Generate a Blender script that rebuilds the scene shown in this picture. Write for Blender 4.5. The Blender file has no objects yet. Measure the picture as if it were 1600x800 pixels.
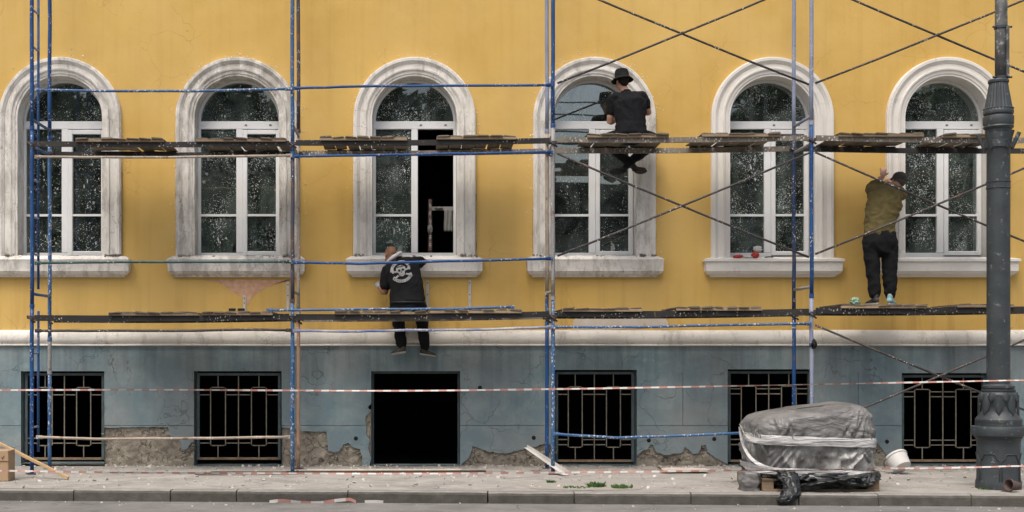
import bpy, bmesh, math, random
from mathutils import Vector, Matrix, noise
from mathutils.bvhtree import BVHTree
random.seed(7)
R = math.radians
SC = bpy.context.scene
COL = SC.collection

# ---------------------------------------------------------------- camera, sky, sun, exposure
D, F, PX, PY, EYE = 17.0, 2006.0, 660.0, 555.0, 1.466      # wall distance, focal length in px, principal point, eye height
cam_d = bpy.data.cameras.new('camera'); cam = bpy.data.objects.new('camera', cam_d); COL.objects.link(cam)
cam_d.sensor_width = 36.0; cam_d.lens = F / 1600 * 36
cam_d.shift_x = (800 - PX) / 1600; cam_d.shift_y = (PY - 400) / 1600
cam_d.clip_end = 600
cam.location = (0, -D, EYE); cam.rotation_euler = (R(90), 0, 0)
SC.camera = cam

SUN_EL, SUN_AZ = R(62), R(-24)      # azimuth: 0 = straight behind the camera, negative = from the left
w = bpy.data.worlds.new('World'); SC.world = w; w.use_nodes = True
nt = w.node_tree; nt.nodes.clear()
sky = nt.nodes.new('ShaderNodeTexSky'); sky.sky_type = 'NISHITA'; sky.sun_disc = False
sky.sun_elevation = SUN_EL; sky.sun_rotation = R(180) - SUN_AZ
sky.air_density = 1.0; sky.dust_density = 6.0; sky.ozone_density = 1.0
bg = nt.nodes.new('ShaderNodeBackground'); bg.inputs[1].default_value = 0.12
wo = nt.nodes.new('ShaderNodeOutputWorld')
nt.links.new(sky.outputs[0], bg.inputs[0]); nt.links.new(bg.outputs[0], wo.inputs[0])
sd = bpy.data.lights.new('sun', 'SUN'); sd.energy = 1.15; sd.angle = R(26); sd.color = (1.0, 0.965, 0.91)
sun = bpy.data.objects.new('sun', sd); COL.objects.link(sun)
sun_dir = Vector((math.sin(SUN_AZ) * math.cos(SUN_EL), -math.cos(SUN_AZ) * math.cos(SUN_EL), math.sin(SUN_EL)))
sun.rotation_euler = sun_dir.to_track_quat('Z', 'Y').to_euler(); sun.location = sun_dir * 40
SC.cycles.max_bounces = 6; SC.cycles.diffuse_bounces = 3; SC.cycles.glossy_bounces = 3; SC.cycles.transparent_max_bounces = 8
SC.view_settings.view_transform = 'Standard'; SC.view_settings.look = 'None'
SC.view_settings.exposure = 0.66; SC.view_settings.gamma = 1.0; SC.view_settings.use_curve_mapping = False

def P(px, py, Y=0.0):
    """a point of the place that stands Y metres from the wall line, read off the photograph's proportions"""
    d = D + Y
    return Vector(((px - PX) * d / F, Y, EYE + (PY - py) * d / F))
def PXm(px, Y=0.0): return (px - PX) * (D + Y) / F
def PZm(py, Y=0.0): return EYE + (PY - py) * (D + Y) / F

# ---------------------------------------------------------------- material helpers
class NT:
    def __init__(s, name):
        s.m = bpy.data.materials.new(name); s.m.use_nodes = True
        s.t = s.m.node_tree; s.t.nodes.clear()
        s.out = s.n('ShaderNodeOutputMaterial')
        s.geo = s.n('ShaderNodeNewGeometry').outputs['Position']
    def n(s, k, **kw):
        x = s.t.nodes.new(k)
        for a, b in kw.items(): setattr(x, a, b)
        return x
    def l(s, a, b): s.t.links.new(a, b)
    def put(s, sock, v):
        if hasattr(v, 'links') or hasattr(v, 'is_linked'): s.l(v, sock)
        else: sock.default_value = v
    def mapv(s, sc=(1,1,1), rot=(0,0,0), loc=(0,0,0), v=None):
        x = s.n('ShaderNodeMapping'); s.l(v or s.geo, x.inputs['Vector'])
        x.inputs['Scale'].default_value = sc; x.inputs['Rotation'].default_value = rot; x.inputs['Location'].default_value = loc
        return x.outputs[0]
    def noise(s, scale, detail=4, rough=.55, v=None, dist=0):
        x = s.n('ShaderNodeTexNoise'); s.l(v or s.geo, x.inputs['Vector'])
        x.inputs['Scale'].default_value = scale; x.inputs['Detail'].default_value = detail
        x.inputs['Roughness'].default_value = rough; x.inputs['Distortion'].default_value = dist
        return x.outputs['Fac']
    def vor(s, scale, v=None, feature='F1', rnd=1.0):
        x = s.n('ShaderNodeTexVoronoi', feature=feature); s.l(v or s.geo, x.inputs['Vector'])
        x.inputs['Scale'].default_value = scale; x.inputs['Randomness'].default_value = rnd
        return x
    def rng(s, v, a, b, c=0.0, d=1.0):
        x = s.n('ShaderNodeMapRange'); x.clamp = True
        s.put(x.inputs[0], v)
        for i, q in enumerate((a, b, c, d)): s.put(x.inputs[i + 1], q)
        return x.outputs[0]
    def math(s, op, a, b=0.0):
        x = s.n('ShaderNodeMath', operation=op); s.put(x.inputs[0], a); s.put(x.inputs[1], b); return x.outputs[0]
    def mix(s, f, a, b):
        x = s.n('ShaderNodeMix', data_type='RGBA'); s.put(x.inputs[0], f)
        for i, c in ((6, a), (7, b)):
            if isinstance(c, (tuple, list)): x.inputs[i].default_value = (*c[:3], 1)
            else: s.l(c, x.inputs[i])
        return x.outputs[2]
    def sep(s, v=None):
        x = s.n('ShaderNodeSeparateXYZ'); s.l(v or s.geo, x.inputs[0]); return x.outputs
    def warp(s, amt, scale):
        """position displaced by noise"""
        x = s.n('ShaderNodeTexNoise'); s.l(s.geo, x.inputs['Vector']); x.inputs['Scale'].default_value = scale; x.inputs['Detail'].default_value = 3
        a = s.n('ShaderNodeVectorMath', operation='SUBTRACT'); s.l(x.outputs['Color'], a.inputs[0]); a.inputs[1].default_value = (.5,.5,.5)
        b = s.n('ShaderNodeVectorMath', operation='SCALE'); s.l(a.outputs[0], b.inputs[0]); b.inputs['Scale'].default_value = amt
        c = s.n('ShaderNodeVectorMath', operation='ADD'); s.l(s.geo, c.inputs[0]); s.l(b.outputs[0], c.inputs[1])
        return c.outputs[0]
    def rand(s): return s.n('ShaderNodeObjectInfo').outputs['Random']
    def bump(s, h, strength=.3, dist=.01, prev=None):
        x = s.n('ShaderNodeBump'); s.l(h, x.inputs['Height']); x.inputs['Strength'].default_value = strength; x.inputs['Distance'].default_value = dist
        if prev: s.l(prev, x.inputs['Normal'])
        return x.outputs[0]
    def bsdf(s, col, rough=.8, metal=0.0, nrm=None, spec=.3, **kw):
        x = s.n('ShaderNodeBsdfPrincipled')
        if isinstance(col, (tuple, list)): x.inputs['Base Color'].default_value = (*col[:3], 1)
        else: s.l(col, x.inputs['Base Color'])
        s.put(x.inputs['Roughness'], rough); s.put(x.inputs['Metallic'], metal); x.inputs['Specular IOR Level'].default_value = spec
        if nrm: s.l(nrm, x.inputs['Normal'])
        for k, v in kw.items(): s.put(x.inputs[k.replace('_', ' ')], v)
        return x.outputs[0]
    def done(s, sh): s.l(sh, s.out.inputs[0]); return s.m

def m_plain(name, c1, c2=None, scale=6, rough=.8, bump=.2, bscale=40, spec=.3, per_obj=0.0, metal=0.0):
    t = NT(name); c2 = c2 or tuple(x * .75 for x in c1)
    f = t.rng(t.noise(scale, 5), .3, .7)
    c = t.mix(f, c1, c2)
    if per_obj:
        k = t.rng(t.rand(), 0, 1, 1 - per_obj, 1 + per_obj * .5)
        h = t.n('ShaderNodeHueSaturation'); t.l(c, h.inputs['Color']); t.l(k, h.inputs['Value']); c = h.outputs[0]
    return t.done(t.bsdf(c, rough, metal, t.bump(t.noise(bscale, 4), bump, .01), spec))

def m_yellow():
    t = NT('yellow stucco')
    big = t.rng(t.noise(.55, 3), .35, .65)
    c = t.mix(big, (.64, .425, .128), (.55, .35, .092))
    mott = t.rng(t.noise(3.2, 6, .6), .42, .72)
    c = t.mix(t.math('MULTIPLY', mott, .38), c, (.66, .44, .15))
    st = t.rng(t.noise(1, 5, .6, t.mapv((7, 1, .35))), .5, .78)
    z = t.sep()[2]
    low = t.math('ADD', t.rng(z, 1.65, 2.6, 1.0, .25), t.rng(z, 5.3, 6.6, 0, .15))
    c = t.mix(t.math('MULTIPLY', t.math('MULTIPLY', st, low), .75), c, (.33, .195, .055))
    sm = t.rng(t.noise(2.3, 5, .7, t.mapv((1, 1, 2), loc=(3, 1, 7))), .66, .8)
    c = t.mix(t.math('MULTIPLY', sm, .4), c, (.36, .25, .10))
    rol = t.rng(t.noise(1, 4, .6, t.mapv((2.6, 1, .9), loc=(6, 0, 2)), .6), .40, .66)
    c = t.mix(t.math('MULTIPLY', rol, .12), c, (.50, .315, .085))
    fade = t.rng(t.noise(.42, 4, .6, t.mapv(loc=(2, 0, 9))), .45, .62)
    c = t.mix(t.math('MULTIPLY', fade, .32), c, (.67, .485, .20))
    # pale rub marks
    pm = t.rng(t.noise(1.1, 6, .65, t.mapv(loc=(11, 0, 4))), .62, .74)
    c = t.mix(t.math('MULTIPLY', pm, .22), c, (.70, .50, .22))
    # fine hairline cracks in a few places
    cr = t.rng(t.vor(1.6, t.warp(.5, 2.2), 'DISTANCE_TO_EDGE').outputs[0], 0, .006, 1, 0)
    cr = t.math('MULTIPLY', cr, t.rng(t.noise(.7, 2, .5, t.mapv(loc=(5, 9, 2))), .56, .66))
    c = t.mix(t.math('MULTIPLY', cr, .5), c, (.22, .14, .05))
    b = t.bump(t.noise(55, 4, .6), .22, .006); b = t.bump(t.noise(2.2, 3), .35, .03, b)
    return t.done(t.bsdf(c, .88, 0, b, .2))

def m_trim(name, dirt):
    """limewashed moulding; dirt 0..1 = how far the coat has weathered off"""
    t = NT(name)
    c = t.mix(t.rng(t.noise(4, 5), .3, .7), (.74, .715, .66), (.66, .635, .575))
    peel = t.rng(t.noise(5.5, 8, .7, t.mapv((1.6, 1, .55))), .62 - .2 * dirt, .72 - .16 * dirt)
    c = t.mix(t.math('MULTIPLY', peel, .25 + .45 * dirt), c, (.36, .335, .29))
    cr = t.rng(t.vor(4.2, t.warp(.22, 7), 'DISTANCE_TO_EDGE').outputs[0], 0, .02, 1, 0)
    cr = t.math('MULTIPLY', cr, t.rng(t.noise(2.1, 3, .5, t.mapv(loc=(1, 2, 3))), .47, .62))
    c = t.mix(t.math('MULTIPLY', cr, .25 + .55 * dirt), c, (.13, .115, .095))
    gr = t.rng(t.noise(9, 6, .7, t.mapv((2.4, 1, .5), loc=(4, 4, 0))), .58, .8)
    c = t.mix(t.math('MULTIPLY', gr, .2 + .5 * dirt), c, (.27, .25, .21))
    b = t.bump(t.noise(38, 5, .65), .25 + .3 * dirt, .008)
    b = t.bump(t.math('SUBTRACT', 1.0, peel), .2 + .5 * dirt, .006, b)
    return t.done(t.bsdf(c, .86, 0, b, .25))

def m_base():
    t = NT('blue grey limewash')
    c = t.mix(t.rng(t.noise(.9, 5, .6), .35, .65), (.155, .232, .262), (.235, .26, .258))
    c = t.mix(t.math('MULTIPLY', t.rng(t.noise(3.5, 7, .7), .45, .7), .7), c, (.27, .335, .34))
    z = t.sep()[2]
    st = t.rng(t.noise(1, 5, .65, t.mapv((8, 1, .45), loc=(2, 0, 0))), .42, .7)
    c = t.mix(t.math('MULTIPLY', st, t.rng(z, .55, 1.55, .05, .6)), c, (.085, .115, .125))
    wp = t.rng(t.noise(6, 7, .75, t.mapv(loc=(9, 0, 1))), .62, .7)
    c = t.mix(t.math('MULTIPLY', wp, .4), c, (.34, .37, .35))
    cr = t.rng(t.vor(1.9, t.warp(.55, 3.1), 'DISTANCE_TO_EDGE').outputs[0], 0, .011, 1, 0)
    cr = t.math('MULTIPLY', cr, t.rng(t.noise(1.1, 3, .5, t.mapv(loc=(3, 1, 8))), .44, .58))
    c = t.mix(t.math('MULTIPLY', cr, .55), c, (.05, .06, .06))
    sp = t.math('MULTIPLY', t.rng(t.vor(26, t.warp(.05, 20)).outputs[0], .10, .16, 1, 0), t.rng(t.noise(1.7, 3), .52, .68))
    c = t.mix(t.math('MULTIPLY', sp, .5), c, (.5, .5, .47))
    b = t.bump(t.noise(30, 5, .65), .35, .008); b = t.bump(t.noise(3, 4), .5, .03, b); b = t.bump(t.math('SUBTRACT', 1.0, cr), .6, .008, b)
    return t.done(t.bsdf(c, .82, 0, b, .25))

def m_rubble():
    t = NT('bare rubble and mortar')
    v = t.vor(7, t.warp(.25, 5))
    c = t.mix(t.rng(t.noise(3.5, 7, .7), .35, .65), (.36, .325, .26), (.22, .195, .155))
    c = t.mix(t.math('MULTIPLY', t.rng(t.noise(9, 6, .7, t.mapv(loc=(2, 5, 1))), .5, .68), .8), c, (.50, .455, .37))
    c = t.mix(t.math('MULTIPLY', t.rng(t.noise(7, 6, .75, t.mapv(loc=(8, 5, 1))), .56, .66), .85), c, (.055, .045, .035))
    ed = t.rng(t.vor(4.5, t.warp(.3, 4), 'DISTANCE_TO_EDGE').outputs[0], 0, .03, 1, 0)
    c = t.mix(t.math('MULTIPLY', ed, t.rng(t.noise(2), .45, .6, 0, .8)), c, (.05, .042, .035))
    b = t.bump(t.noise(22, 7, .75), .9, .03); b = t.bump(t.math('SUBTRACT', 1.0, ed), .5, .02, b)
    return t.done(t.bsdf(c, .95, 0, b, .15))

def m_glass(name, dens, streak, off, film=0.0, refl=2.4):
    """clear double glazing spattered with plaster and paint"""
    t = NT(name)
    p = t.mapv((1, 0, 1), loc=off)
    w1 = t.n('ShaderNodeTexNoise'); t.l(p, w1.inputs['Vector']); w1.inputs['Scale'].default_value = 14
    def wv(k):
        b = t.n('ShaderNodeVectorMath', operation='SCALE'); t.l(w1.outputs['Color'], b.inputs[0]); b.inputs['Scale'].default_value = k
        c = t.n('ShaderNodeVectorMath', operation='ADD'); t.l(p, c.inputs[0]); t.l(b.outputs[0], c.inputs[1]); return c.outputs[0]
    zone = t.rng(t.noise(2.6, 4, .6, p), .38, .58, .34, 1.08)
    def specks(scale, r, v, prob):
        x = t.vor(scale, v)
        hs = t.n('ShaderNodeSeparateColor'); t.l(x.outputs['Color'], hs.inputs[0])
        rad = t.math('MULTIPLY', t.rng(hs.outputs[0], 1 - prob, 1, 0, r), zone)
        d = t.math('SUBTRACT', rad, x.outputs['Distance'])
        return t.rng(d, -.02, .12)
    s1 = specks(78, .56, t.mapv((1, 1, 1), v=wv(.012)), .08 + .76 * dens)
    s2 = specks(34, .40, t.mapv((1.0, 1, .55), rot=(0, .5, 0), v=wv(.03)), .05 + .55 * dens)
    s3 = specks(17, .30, t.mapv((1.5, 1, .35), rot=(0, -.35, 0), v=wv(.05)), .30 * dens + .22 * streak)
    s = t.math('MAXIMUM', s1, t.math('MAXIMUM', s2, s3))
    if streak > .2:
        big = t.rng(t.noise(5.5, 6, .7, t.mapv((1.2, 1, .4), rot=(0, .55, 0), v=wv(.05))), .66 - .06 * streak, .70 - .05 * streak)
        s = t.math('MAXIMUM', s, t.math('MULTIPLY', big, .7))
    haze = t.math('MULTIPLY', t.rng(t.noise(2.2, 7, .68, t.mapv((1, 1, .6), rot=(0, .5, 0), v=p), 1.4), .42, .66, .12, 1.0), .15 + .16 * dens + film)
    cov = t.math('MULTIPLY', t.math('MAXIMUM', t.math('MULTIPLY', s, .78), haze), .95)
    fr = t.n('ShaderNodeFresnel'); fr.inputs[0].default_value = 1.6
    fac = t.math('MULTIPLY', fr.outputs[0], refl)
    tr = t.n('ShaderNodeBsdfTransparent'); tr.inputs[0].default_value = (.74, .80, .78, 1)
    gl = t.n('ShaderNodeBsdfGlossy'); gl.inputs['Roughness'].default_value = .012; gl.inputs[0].default_value = (.93, .98, .97, 1)
    wb = t.n('ShaderNodeBump'); wb.inputs['Strength'].default_value = .04; wb.inputs['Distance'].default_value = .02
    t.l(t.noise(1.6, 1, .4, p), wb.inputs['Height']); t.l(wb.outputs[0], gl.inputs['Normal'])
    a = t.n('ShaderNodeMixShader'); t.l(fac, a.inputs[0]); t.l(tr.outputs[0], a.inputs[1]); t.l(gl.outputs[0], a.inputs[2])
    df = t.bsdf(t.mix(s, (.21, .26, .24), t.mix(t.noise(30), (.50, .54, .51), (.68, .71, .67))), .8, 0, None, .2)  # smears and film; the haze's green tint also paints in mirrored foliage
    b = t.n('ShaderNodeMixShader'); t.l(cov, b.inputs[0]); t.l(a.outputs[0], b.inputs[1]); t.l(df, b.inputs[2])
    return t.done(b.outputs[0])

def m_pipe(name, base, base2, splat=.5, rust=.3, rough=.5):
    t = NT(name)
    c = t.mix(t.rng(t.noise(3, 4, .6), .35, .65), base, base2)
    ru = t.rng(t.noise(9, 7, .7, t.mapv((1, 1, .6))), .66 - .22 * rust, .72 - .2 * rust)
    c = t.mix(t.math('MULTIPLY', ru, .9), c, (.16, .085, .045))
    wv = t.warp(.03, 25)
    sp = t.rng(t.vor(34, t.mapv((1, 1, .7), v=wv)).outputs[0], .12 + .2 * splat, .19 + .22 * splat, 1, 0)
    sp = t.math('MULTIPLY', sp, t.rng(t.noise(3.3, 4, .6, t.mapv(loc=(7, 3, 1))), .56 - .16 * splat, .66 - .1 * splat))
    c = t.mix(t.math('MULTIPLY', sp, .85), c, (.58, .56, .52))
    b = t.bump(t.noise(60, 4), .25, .003); b = t.bump(sp, .5, .003, b)
    return t.done(t.bsdf(c, t.rng(t.noise(12), .3, .7, rough - .1, rough + .25), 0, b, .4))

def m_wood(name, c1, c2, splat=.4):
    t = NT(name)
    g = t.noise(1, 6, .65, t.mapv((90, 4, 60)))
    c = t.mix(t.rng(g, .3, .7), c1, c2)
    c = t.mix(t.math('MULTIPLY', t.rng(t.noise(7, 5), .45, .7), .5), c, tuple(x * .45 for x in c1))
    h = t.n('ShaderNodeHueSaturation'); t.l(c, h.inputs['Color']); t.l(t.rng(t.rand(), 0, 1, .6, 1.2), h.inputs['Value']); c = h.outputs[0]
    sp = t.math('MULTIPLY', t.rng(t.vor(40, t.warp(.03, 25)).outputs[0], .2, .3, 1, 0), t.rng(t.noise(4, 4), .52, .64))
    c = t.mix(t.math('MULTIPLY', sp, splat), c, (.55, .53, .48))
    return t.done(t.bsdf(c, .85, 0, t.bump(g, .5, .004), .2))

def m_ground(name, c1, c2, fleck, flecks=.5, crack=.6, bs=70):
    t = NT(name)
    c = t.mix(t.rng(t.noise(.8, 6, .65), .35, .65), c1, c2)
    c = t.mix(t.math('MULTIPLY', t.rng(t.noise(4, 7, .75, t.mapv((.6, 1.6, 1))), .48, .72), .55), c, tuple(x * .6 for x in c1))
    c = t.mix(t.math('MULTIPLY', t.rng(t.noise(220, 2), .45, .75), .35), c, tuple(min(1, x * 1.7) for x in c1))
    c = t.mix(t.math('MULTIPLY', t.rng(t.noise(1.6, 7, .75, t.mapv((1, 1.3, 1), loc=(7, 2, 0))), .46, .64), .6), c, tuple(x * .62 for x in c2))
    c = t.mix(t.math('MULTIPLY', t.rng(t.noise(2.4, 8, .8, t.mapv(loc=(1, 8, 0))), .52, .68), flecks * .7), c, tuple(min(.7, x * 1.45) for x in c1))
    cr = t.rng(t.vor(.85, t.warp(.7, 1.7), 'DISTANCE_TO_EDGE').outputs[0], 0, .012, 1, 0)
    cr = t.math('MULTIPLY', cr, t.rng(t.noise(.7, 3), .44, .6))
    c = t.mix(t.math('MULTIPLY', cr, crack), c, (.03, .03, .028))
    sp = t.math('MULTIPLY', t.rng(t.vor(13, t.warp(.06, 15)).outputs[0], .07, .13, 1, 0), t.rng(t.noise(1.3, 4), .45, .62))
    c = t.mix(t.math('MULTIPLY', sp, flecks), c, fleck)
    b = t.bump(t.noise(bs, 5, .7), .5, .01); b = t.bump(t.noise(5, 4), .3, .03, b)
    return t.done(t.bsdf(c, .92, 0, b, .2))

# ---------------------------------------------------------------- mesh helpers
class MB:
    def __init__(s): s.v = []; s.f = []; s.m = []; s.sm = []
    def add(s, vs, fs, mi=0, smooth=False):
        o = len(s.v); s.v += [tuple(x) for x in vs]
        for f in fs: s.f.append(tuple(o + i for i in f)); s.m.append(mi); s.sm.append(smooth)
        return s
    def box(s, lo, hi, mi=0, M=None, jit=0):
        vs = [Vector((x, y, z)) for z in (lo[2], hi[2]) for y in (lo[1], hi[1]) for x in (lo[0], hi[0])]
        if jit: vs = [v + Vector([random.uniform(-jit, jit) for _ in range(3)]) for v in vs]
        if M is not None: vs = [M @ v for v in vs]
        return s.add(vs, [(0,2,3,1),(4,5,7,6),(0,1,5,4),(2,6,7,3),(0,4,6,2),(1,3,7,5)], mi)
    def bevbox(s, lo, hi, b=.005, mi=0, M=None):
        """box with chamfered edges along its front and top"""
        bm = bmesh.new(); bmesh.ops.create_cube(bm, size=1)
        for v in bm.verts: v.co = Vector((lo[i] + (v.co[i] + .5) * (hi[i] - lo[i]) for i in range(3)))
        bmesh.ops.bevel(bm, geom=bm.edges[:], offset=b, segments=1, affect='EDGES')
        vs = [v.co.copy() for v in bm.verts]
        if M is not None: vs = [M @ v for v in vs]
        s.add(vs, [tuple(v.index for v in f.verts) for f in bm.faces], mi); bm.free(); return s
    def path(s, pts, rad, n=10, mi=0, caps=True, smooth=True):
        """round tube along points; rad a number or one per point"""
        pts = [Vector(p) for p in pts]
        if not hasattr(rad, '__len__'): rad = [rad] * len(pts)
        N = len(pts); vs = []; u = None
        for i in range(N):
            t = (pts[min(i + 1, N - 1)] - pts[max(i - 1, 0)]).normalized()
            if u is None:
                u = t.orthogonal().normalized()
            else:
                u = (u - t * u.dot(t)).normalized()
            w2 = t.cross(u)
            for k in range(n):
                a = 2 * math.pi * k / n
                vs.append(pts[i] + (u * math.cos(a) + w2 * math.sin(a)) * rad[i])
        fs = [(i*n+k, i*n+(k+1)%n, (i+1)*n+(k+1)%n, (i+1)*n+k) for i in range(N-1) for k in range(n)]
        s.add(vs, fs, mi, smooth)
        if caps:
            o = len(s.v) - N * n
            s.f.append(tuple(o + k for k in range(n - 1, -1, -1))); s.m.append(mi); s.sm.append(False)
            s.f.append(tuple(o + (N-1)*n + k for k in range(n))); s.m.append(mi); s.sm.append(False)
        return s
    def tube(s, a, b, r, n=10, mi=0): return s.path([a, b], r, n, mi)
    def ring(s, c, axis, r0, r1, h, n=16, mi=0):
        """a short collar"""
        c = Vector(c); ax = Vector(axis).normalized()
        return s.path([c - ax*h/2, c - ax*h/2*.99, c + ax*h/2*.99, c + ax*h/2], [r0, r1, r1, r0], n, mi, True, False)
    def loft(s, rings, side=(1,0,0), n=20, mi=0):
        """closed body through (point, half width, half depth) rings, rounded at both ends"""
        pts = [Vector(r[0]) for r in rings]; N = len(pts); vs = []; side = Vector(side)
        R2 = []
        for i in range(N):
            t = (pts[min(i+1, N-1)] - pts[max(i-1, 0)]).normalized()
            u = (side - t * side.dot(t)).normalized(); q = t.cross(u)
            R2.append((pts[i], t, u, q, rings[i][1], rings[i][2]))
        seq = []
        p, t, u, q, a, b = R2[0]; m = min(a, b)
        for k in (.98, .8, .45): seq.append((p - t*m*k*.8, u, q, a*math.sqrt(1-k*k), b*math.sqrt(1-k*k)))
        for p, t, u, q, a, b in R2: seq.append((p, u, q, a, b))
        p, t, u, q, a, b = R2[-1]; m = min(a, b)
        for k in (.45, .8, .98): seq.append((p + t*m*k*.8, u, q, a*math.sqrt(1-k*k), b*math.sqrt(1-k*k)))
        for p, u, q, a, b in seq:
            for k in range(n):
                an = 2*math.pi*k/n; vs.append(p + u*a*math.cos(an) + q*b*math.sin(an))
        L = len(seq)
        fs = [(i*n+k, i*n+(k+1)%n, (i+1)*n+(k+1)%n, (i+1)*n+k) for i in range(L-1) for k in range(n)]
        fs += [tuple(range(n-1, -1, -1)), tuple((L-1)*n+k for k in range(n))]
        return s.add(vs, fs, mi, True)
    def ell(s, c, r, M=None, n=16, mi=0):
        vs = []; c = Vector(c); m = n // 2
        for i in range(1, m):
            th = math.pi * i / m
            for k in range(n):
                a = 2*math.pi*k/n
                vs.append(Vector((r[0]*math.sin(th)*math.cos(a), r[1]*math.sin(th)*math.sin(a), r[2]*math.cos(th))))
        vs += [Vector((0,0,r[2])), Vector((0,0,-r[2]))]
        if M is not None: vs = [M @ v for v in vs]
        vs = [c + v for v in vs]
        fs = [(i*n+k, (i+1)*n+k, (i+1)*n+(k+1)%n, i*n+(k+1)%n) for i in range(m-2) for k in range(n)]
        T, B = len(vs)-2, len(vs)-1
        fs += [(T, k, (k+1)%n) for k in range(n)] + [(B, (m-2)*n+(k+1)%n, (m-2)*n+k) for k in range(n)]
        return s.add(vs, fs, mi, True)
    def lathe(s, prof, c=(0,0,0), n=32, mi=0, mod=None, smooth=True, M=None):
        """profile of (radius, z) turned about z; mod(i, angle, r) bends the radius"""
        c = Vector(c); vs = []
        for i, (r, z) in enumerate(prof):
            for k in range(n):
                a = 2*math.pi*k/n; rr = mod(i, a, r) if mod else r
                v = Vector((rr*math.cos(a), rr*math.sin(a), z)); vs.append(c + (M @ v if M is not None else v))
        L = len(prof)
        fs = [(i*n+k, i*n+(k+1)%n, (i+1)*n+(k+1)%n, (i+1)*n+k) for i in range(L-1) for k in range(n)]
        if prof[0][0] > 1e-4: fs.append(tuple(range(n-1, -1, -1)))
        if prof[-1][0] > 1e-4: fs.append(tuple((L-1)*n+k for k in range(n)))
        return s.add(vs, fs, mi, smooth)
    def prism(s, poly, y0, y1, mi=0):
        """outline in x,z (any order) given thickness from y0 to y1"""
        n = len(poly)
        ar = sum(poly[i][0]*poly[(i+1)%n][1] - poly[(i+1)%n][0]*poly[i][1] for i in range(n))
        if ar < 0: poly = poly[::-1]
        vs = [(x, y0, z) for x, z in poly] + [(x, y1, z) for x, z in poly]
        fs = [tuple(range(n)), tuple(range(2*n-1, n-1, -1))] + [(i, i+n, (i+1)%n+n, (i+1)%n) for i in range(n)]
        return s.add(vs, fs, mi)
    def mesh(s, name, mats):
        me = bpy.data.meshes.new(name); me.from_pydata(s.v, [], s.f)
        me.polygons.foreach_set('material_index', s.m); me.polygons.foreach_set('use_smooth', s.sm)
        for m in (mats if isinstance(mats, (list, tuple)) else [mats]): me.materials.append(m)
        me.update(); return me
    def build(s, name, mats, parent=None, fixn=False):
        me = s.mesh(name, mats)
        if fixn:
            bm = bmesh.new(); bm.from_mesh(me); bmesh.ops.recalc_face_normals(bm, faces=bm.faces[:]); bm.to_mesh(me); bm.free()
        return link(name, me, parent)
def link(name, data, parent=None):
    o = bpy.data.objects.new(name, data); COL.objects.link(o)
    if parent is not None:
        o.parent = parent
        o.matrix_parent_inverse = parent.matrix_basis.inverted()
    return o
def tag(o, label=None, cat=None, group=None, kind=None):
    for k, v in (('label', label), ('category', cat), ('group', group), ('kind', kind)):
        if v: o[k] = v
    return o
def thing(name, loc, label, cat, group=None):
    o = bpy.data.objects.new(name, None); COL.objects.link(o); o.location = loc; o.empty_display_size = .1
    return tag(o, label, cat, group)
def fuse(name, mb, mat, parent, voxel=.008, smooth=4, wr=0.0, wscale=9.0, zs=1.0):
    """one continuous skin over all shapes of mb; wr = depth of cloth folds"""
    me0 = mb.mesh('tmp', mat); o = bpy.data.objects.new('tmp', me0); COL.objects.link(o)
    r = o.modifiers.new('r', 'REMESH'); r.mode = 'VOXEL'; r.voxel_size = voxel
    if smooth:
        sm = o.modifiers.new('s', 'SMOOTH'); sm.iterations = smooth; sm.factor = .5
    dg = bpy.context.evaluated_depsgraph_get(); dg.update()
    me = bpy.data.meshes.new_from_object(o.evaluated_get(dg)); me.name = name
    bpy.data.objects.remove(o); bpy.data.meshes.remove(me0)
    if wr:
        nrms = [v.normal.copy() for v in me.vertices]; cos = []
        for v, nv in zip(me.vertices, nrms):
            q = Vector((v.co.x, v.co.y, v.co.z * zs)) * wscale
            k = 1 - abs(noise.noise(q + Vector((noise.noise(q*.6)*1.5, 3, 0)))) * 2
            k2 = 1 - abs(noise.noise(q * 2.1 + Vector((5, 1, 2)))) * 2
            cos += list(v.co + nv * wr * (k + .4 * k2 - .5))
        me.vertices.foreach_set('co', cos)
    me.materials.clear(); me.materials.append(mat)
    me.polygons.foreach_set('use_smooth', [True] * len(me.polygons)); me.update()
    return link(name, me, parent)

# ---------------------------------------------------------------- materials
YEL = m_yellow(); TRIM = [m_trim('trim weathered', .7), m_trim('trim worn', .95), m_trim('trim patchy', .48), m_trim('trim worn dusty', .66), m_trim('trim fresh', .04), m_trim('trim clean', .08)]
BAND = m_trim('band limewash', .42)
BASE = m_base(); RUB = m_rubble()
PVC = m_plain('white window plastic', (.76, .77, .76), (.70, .71, .70), 5, .35, .05, 30, .5)
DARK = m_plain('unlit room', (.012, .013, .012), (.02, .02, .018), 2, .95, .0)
STEEL = m_plain('blue grey window steel', (.10, .135, .14), (.06, .08, .085), 9, .6, .3, 50)
RUST = m_plain('rusty flat steel', (.17, .11, .07), (.28, .22, .15), 14, .85, .5, 60)
GRIL = m_plain('chalky grille paint', (.25, .235, .19), (.17, .15, .11), 18, .75, .3, 60)
PATCH = m_plain('bared pink plaster', (.55, .26, .13), (.58, .42, .30), 16, .95, .5, 40)
PRIMER = m_plain('grey white primer', (.58, .53, .46), (.52, .44, .33), 7, .9, .3, 40)
GLASS = [m_glass('glass thin spatter', .5, .25, (3, 0, 1)), m_glass('glass spattered', .85, .4, (13, 0, 5), .03), m_glass('glass dense spatter', 1.1, .5, (23, 0, 2), .05),
         m_glass('glass wiped', .28, .25, (31, 0, 9), .04, 3.8), m_glass('glass daubed', 1.1, 1.1, (43, 0, 3), .05), m_glass('glass streaked', 1.1, .75, (57, 0, 8), .03)]

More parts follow.
